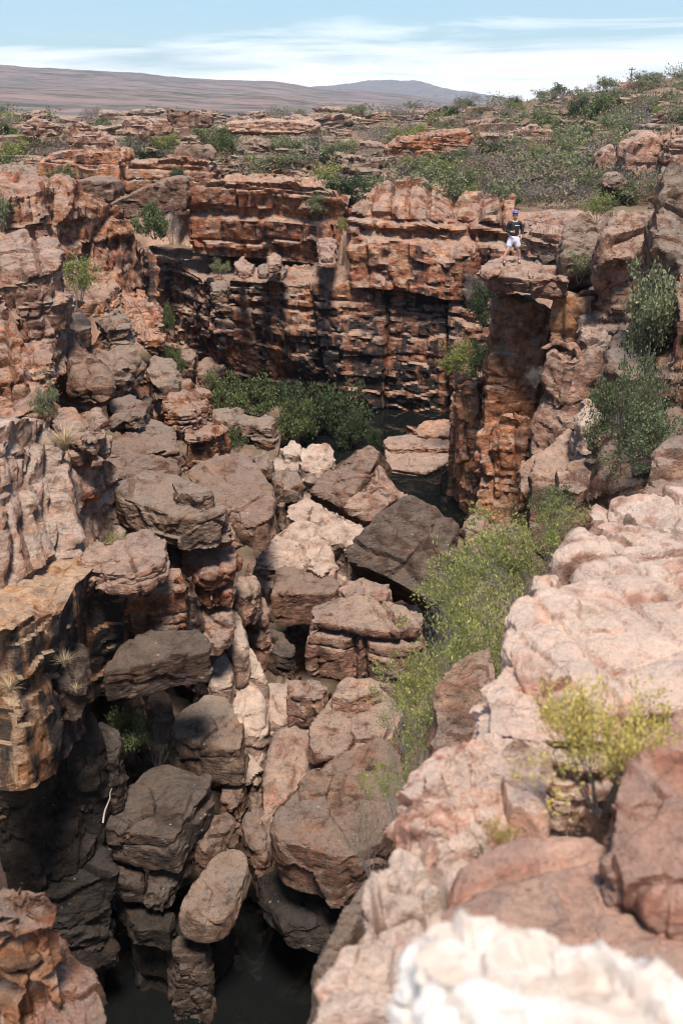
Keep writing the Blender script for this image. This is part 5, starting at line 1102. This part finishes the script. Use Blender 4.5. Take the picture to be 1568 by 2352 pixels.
def person(loc):
    skin, black, white, hairm, boot, sock = flat('skin', (.52, .30, .22), .6), flat('black_cloth', (.012, .012, .014)), flat('pale_lilac_cloth', (.62, .62, .72)), flat('brown_hair', (.05, .03, .02)), flat('brown_boot', (.13, .085, .065)), flat('grey_sock', (.22, .2, .25))
    V = [(0, 0, .95), (0, 0, 1.12), (0, -.005, 1.30), (0, 0, 1.44), (0, -.01, 1.53), (0, -.02, 1.60), (0, -.03, 1.68), (0, -.02, 1.75)]
    R = [(.15, .11), (.14, .10), (.165, .11), (.11, .085), .055, (.068, .08), (.078, .095), (.07, .085)]
    E = [(i, i + 1) for i in range(7)]
    def chain(start, pts, rad):
        p = start
        for q, r in zip(pts, rad): V.append(q); R.append(r); E.append((p, len(V) - 1)); p = len(V) - 1
        return p
    for s, fx, fy in ((-1, -.30, -.05), (1, .25, .05)):
        chain(0, [(s * .10, 0, .88), ((s * .10 + fx) / 2, (fy - .04) / 2 - .02, .50), (fx, fy + .01, .30), (fx, fy, .09), (fx * 1.05, fy - .12, .04)], [.095, .062, .058, .038, .036])
    hr = chain(3, [(-.19, 0, 1.43), (-.27, .03, 1.14), (-.12, -.2, 1.13), (-.08, -.24, 1.14)], [.062, .045, .034, .03])
    hl = chain(3, [(.19, 0, 1.43), (.29, .03, 1.16), (.25, -.05, .96), (.245, -.06, .90)], [.062, .045, .034, .03])
    for k in range(4):
        chain(hr, [(-.055 + .004 * k, -.25, 1.165 - .02 * k), (-.03, -.235, 1.16 - .02 * k)], [.011, .009])
        chain(hl, [(.235 + .006 * k, -.085 + .02 * k, .865), (.225 + .006 * k, -.085 + .02 * k, .825 + .006 * abs(k - 1))], [.011, .009])
    chain(hr, [(-.07, -.26, 1.185), (-.045, -.265, 1.2)], [.012, .009]); chain(hl, [(.22, -.075, .885), (.205, -.085, .86)], [.012, .009])
    root = skinned('person', V, E, R, skin)
    root['label'] = 'person in black top, pale shorts and dyed bucket hat standing on the cap rock'; root['category'] = 'person'
    root.location = loc; root.rotation_euler = (0, 0, .05)
    sh = skinned('sweatshirt', [(0, 0, .87), (0, 0, 1.10), (0, -.005, 1.31), (0, 0, 1.44), (0, -.008, 1.50), (-.20, 0, 1.43), (-.275, .03, 1.14), (-.15, -.17, 1.13), (.20, 0, 1.43), (.295, .03, 1.16), (.26, -.035, 1.0)],
        [(0, 1), (1, 2), (2, 3), (3, 4), (3, 5), (5, 6), (6, 7), (3, 8), (8, 9), (9, 10)], [(.185, .135), (.178, .13), (.20, .14), (.13, .10), .07, .085, .066, .05, .085, .066, .05], black, root)
    mk = flat('white_print', (.8, .8, .8))
    for x0, x1 in ((-.02, .005), (.012, .04), (.046, .075), (.085, .11), (.115, .14)):
        y = -.155; link('print_mark', mesh_np('print_mark', np.array([(x0, y, 1.335), (x1, y, 1.337), (x1, y, 1.36), (x0, y, 1.358)]), np.array([(0, 1, 2, 3)]), mk), sh)
    link('print_mark', mesh_np('print_mark', np.array([(.13, -.15, 1.0), (.155, -.145, 1.0), (.155, -.145, 1.025), (.13, -.15, 1.025)]), np.array([(0, 1, 2, 3)]), mk), sh)
    skinned('shorts', [(0, 0, 1.0), (0, 0, .90), (-.12, -.005, .80), (-.185, -.02, .55), (.12, -.005, .80), (.175, -.01, .55)], [(0, 1), (1, 2), (2, 3), (1, 4), (4, 5)], [(.18, .14), (.18, .14), .125, .118, .125, .118], white, root)
    for fx, fy in ((-.30, -.05), (.25, .05)):
        skinned('sock', [(fx, fy + .005, .24), (fx, fy, .10)], [(0, 1)], [.05, .048], sock, root, 1)
        skinned('boot', [(fx, fy + .04, .045), (fx * 1.03, fy - .08, .045), (fx * 1.06, fy - .17, .035), (fx, fy + .02, .13)], [(0, 1), (1, 2), (0, 3)], [.052, .05, .042, .052], boot, root, 1)
    hm, t, b = nt('dyed_cloth'); g = G(t); tc = t.nodes.new('ShaderNodeTexCoord')
    n = g.noise(tc.outputs['Object'], 11, 3); c = g.mix(g.rng(n, .38, .5), (.02, .22, .45), (.10, .08, .3)); c = g.mix(g.rng(n, .55, .62), c, (.5, .12, .3)); g.l.new(c, b.inputs['Base Color'])
    def hat(V):
        z = V[:, 2:3]; k = np.where(z < -.02, 1.32, 1.0); V = V * np.concatenate([k, k, np.ones_like(k)], 1); V[:, 2] = np.maximum(V[:, 2], -.06); return V
    h = blob('bucket_hat', (0, -.015, 1.80), (.095, .11, .075), hm, root, 10, hat)
    blob('brim_lining', (0, -.015, 1.742), (.118, .132, .01), black, h, 6)
    blob('hair', (0, .015, 1.69), (.088, .09, .075), hairm, root)
    blob('beard', (0, -.085, 1.595), (.055, .035, .035), flat('beard', (.2, .1, .07)), root, 6)
    for s in (-1, 1):
        blob('eye', (s * .032, -.118, 1.685), (.012, .008, .008), hairm, root, 4); blob('ear', (s * .088, -.01, 1.665), (.016, .028, .034), skin, root, 5)
    blob('nose', (0, -.125, 1.655), (.014, .018, .022), skin, root, 5); blob('mouth', (0, -.118, 1.615), (.026, .008, .007), flat('lips', (.35, .13, .11)), root, 4)
    return root
def top_of(x, y, names):
    """height of the named rock under a point"""
    best = -99
    dg = bpy.context.evaluated_depsgraph_get()
    for o in [q for q in bpy.data.objects if q.name.startswith(names)]:
        hit, loc, n, i = o.ray_cast(Vector((x, y, 5)) - o.location, Vector((0, 0, -1)))
        if hit: best = max(best, loc.z + o.location.z)
    return best
bpy.context.view_layer.update()
pf = PY(1176, 598, 36.6)
pz = top_of(pf[0], pf[1], 'cap_rock')
print('FEET', pf, pz)
person((pf[0], pf[1], max(pz, pf[2] - .4) - .02))

# ------------------------------------------------------------------ air
m = bpy.data.materials.new('haze'); m.use_nodes = True; t = m.node_tree
t.nodes.remove(t.nodes['Principled BSDF'])
pv = t.nodes.new('ShaderNodeVolumePrincipled'); pv.inputs['Color'].default_value = (.70, .84, 1.0, 1); pv.inputs['Density'].default_value = 1.0e-4; pv.inputs['Anisotropy'].default_value = 0.2
t.links.new(pv.outputs[0], t.nodes['Material Output'].inputs['Volume'])
x0, x1, y0, y1, z0, z1 = -9800, 9800, -60, 9200, -80, 420
hv = np.array([(x, y, z) for x in (x0, x1) for y in (y0, y1) for z in (z0, z1)], float)
hf = np.array([(0, 1, 3, 2), (4, 6, 7, 5), (0, 4, 5, 1), (2, 3, 7, 6), (0, 2, 6, 4), (1, 5, 7, 3)])
link('haze', mesh_np('haze', hv, hf, m, False), kind='stuff', label='thin bluish air over the plateau')
print('TRIS', sum(len(q.polygons) for q in bpy.data.meshes) * 2, len(ROCKS))
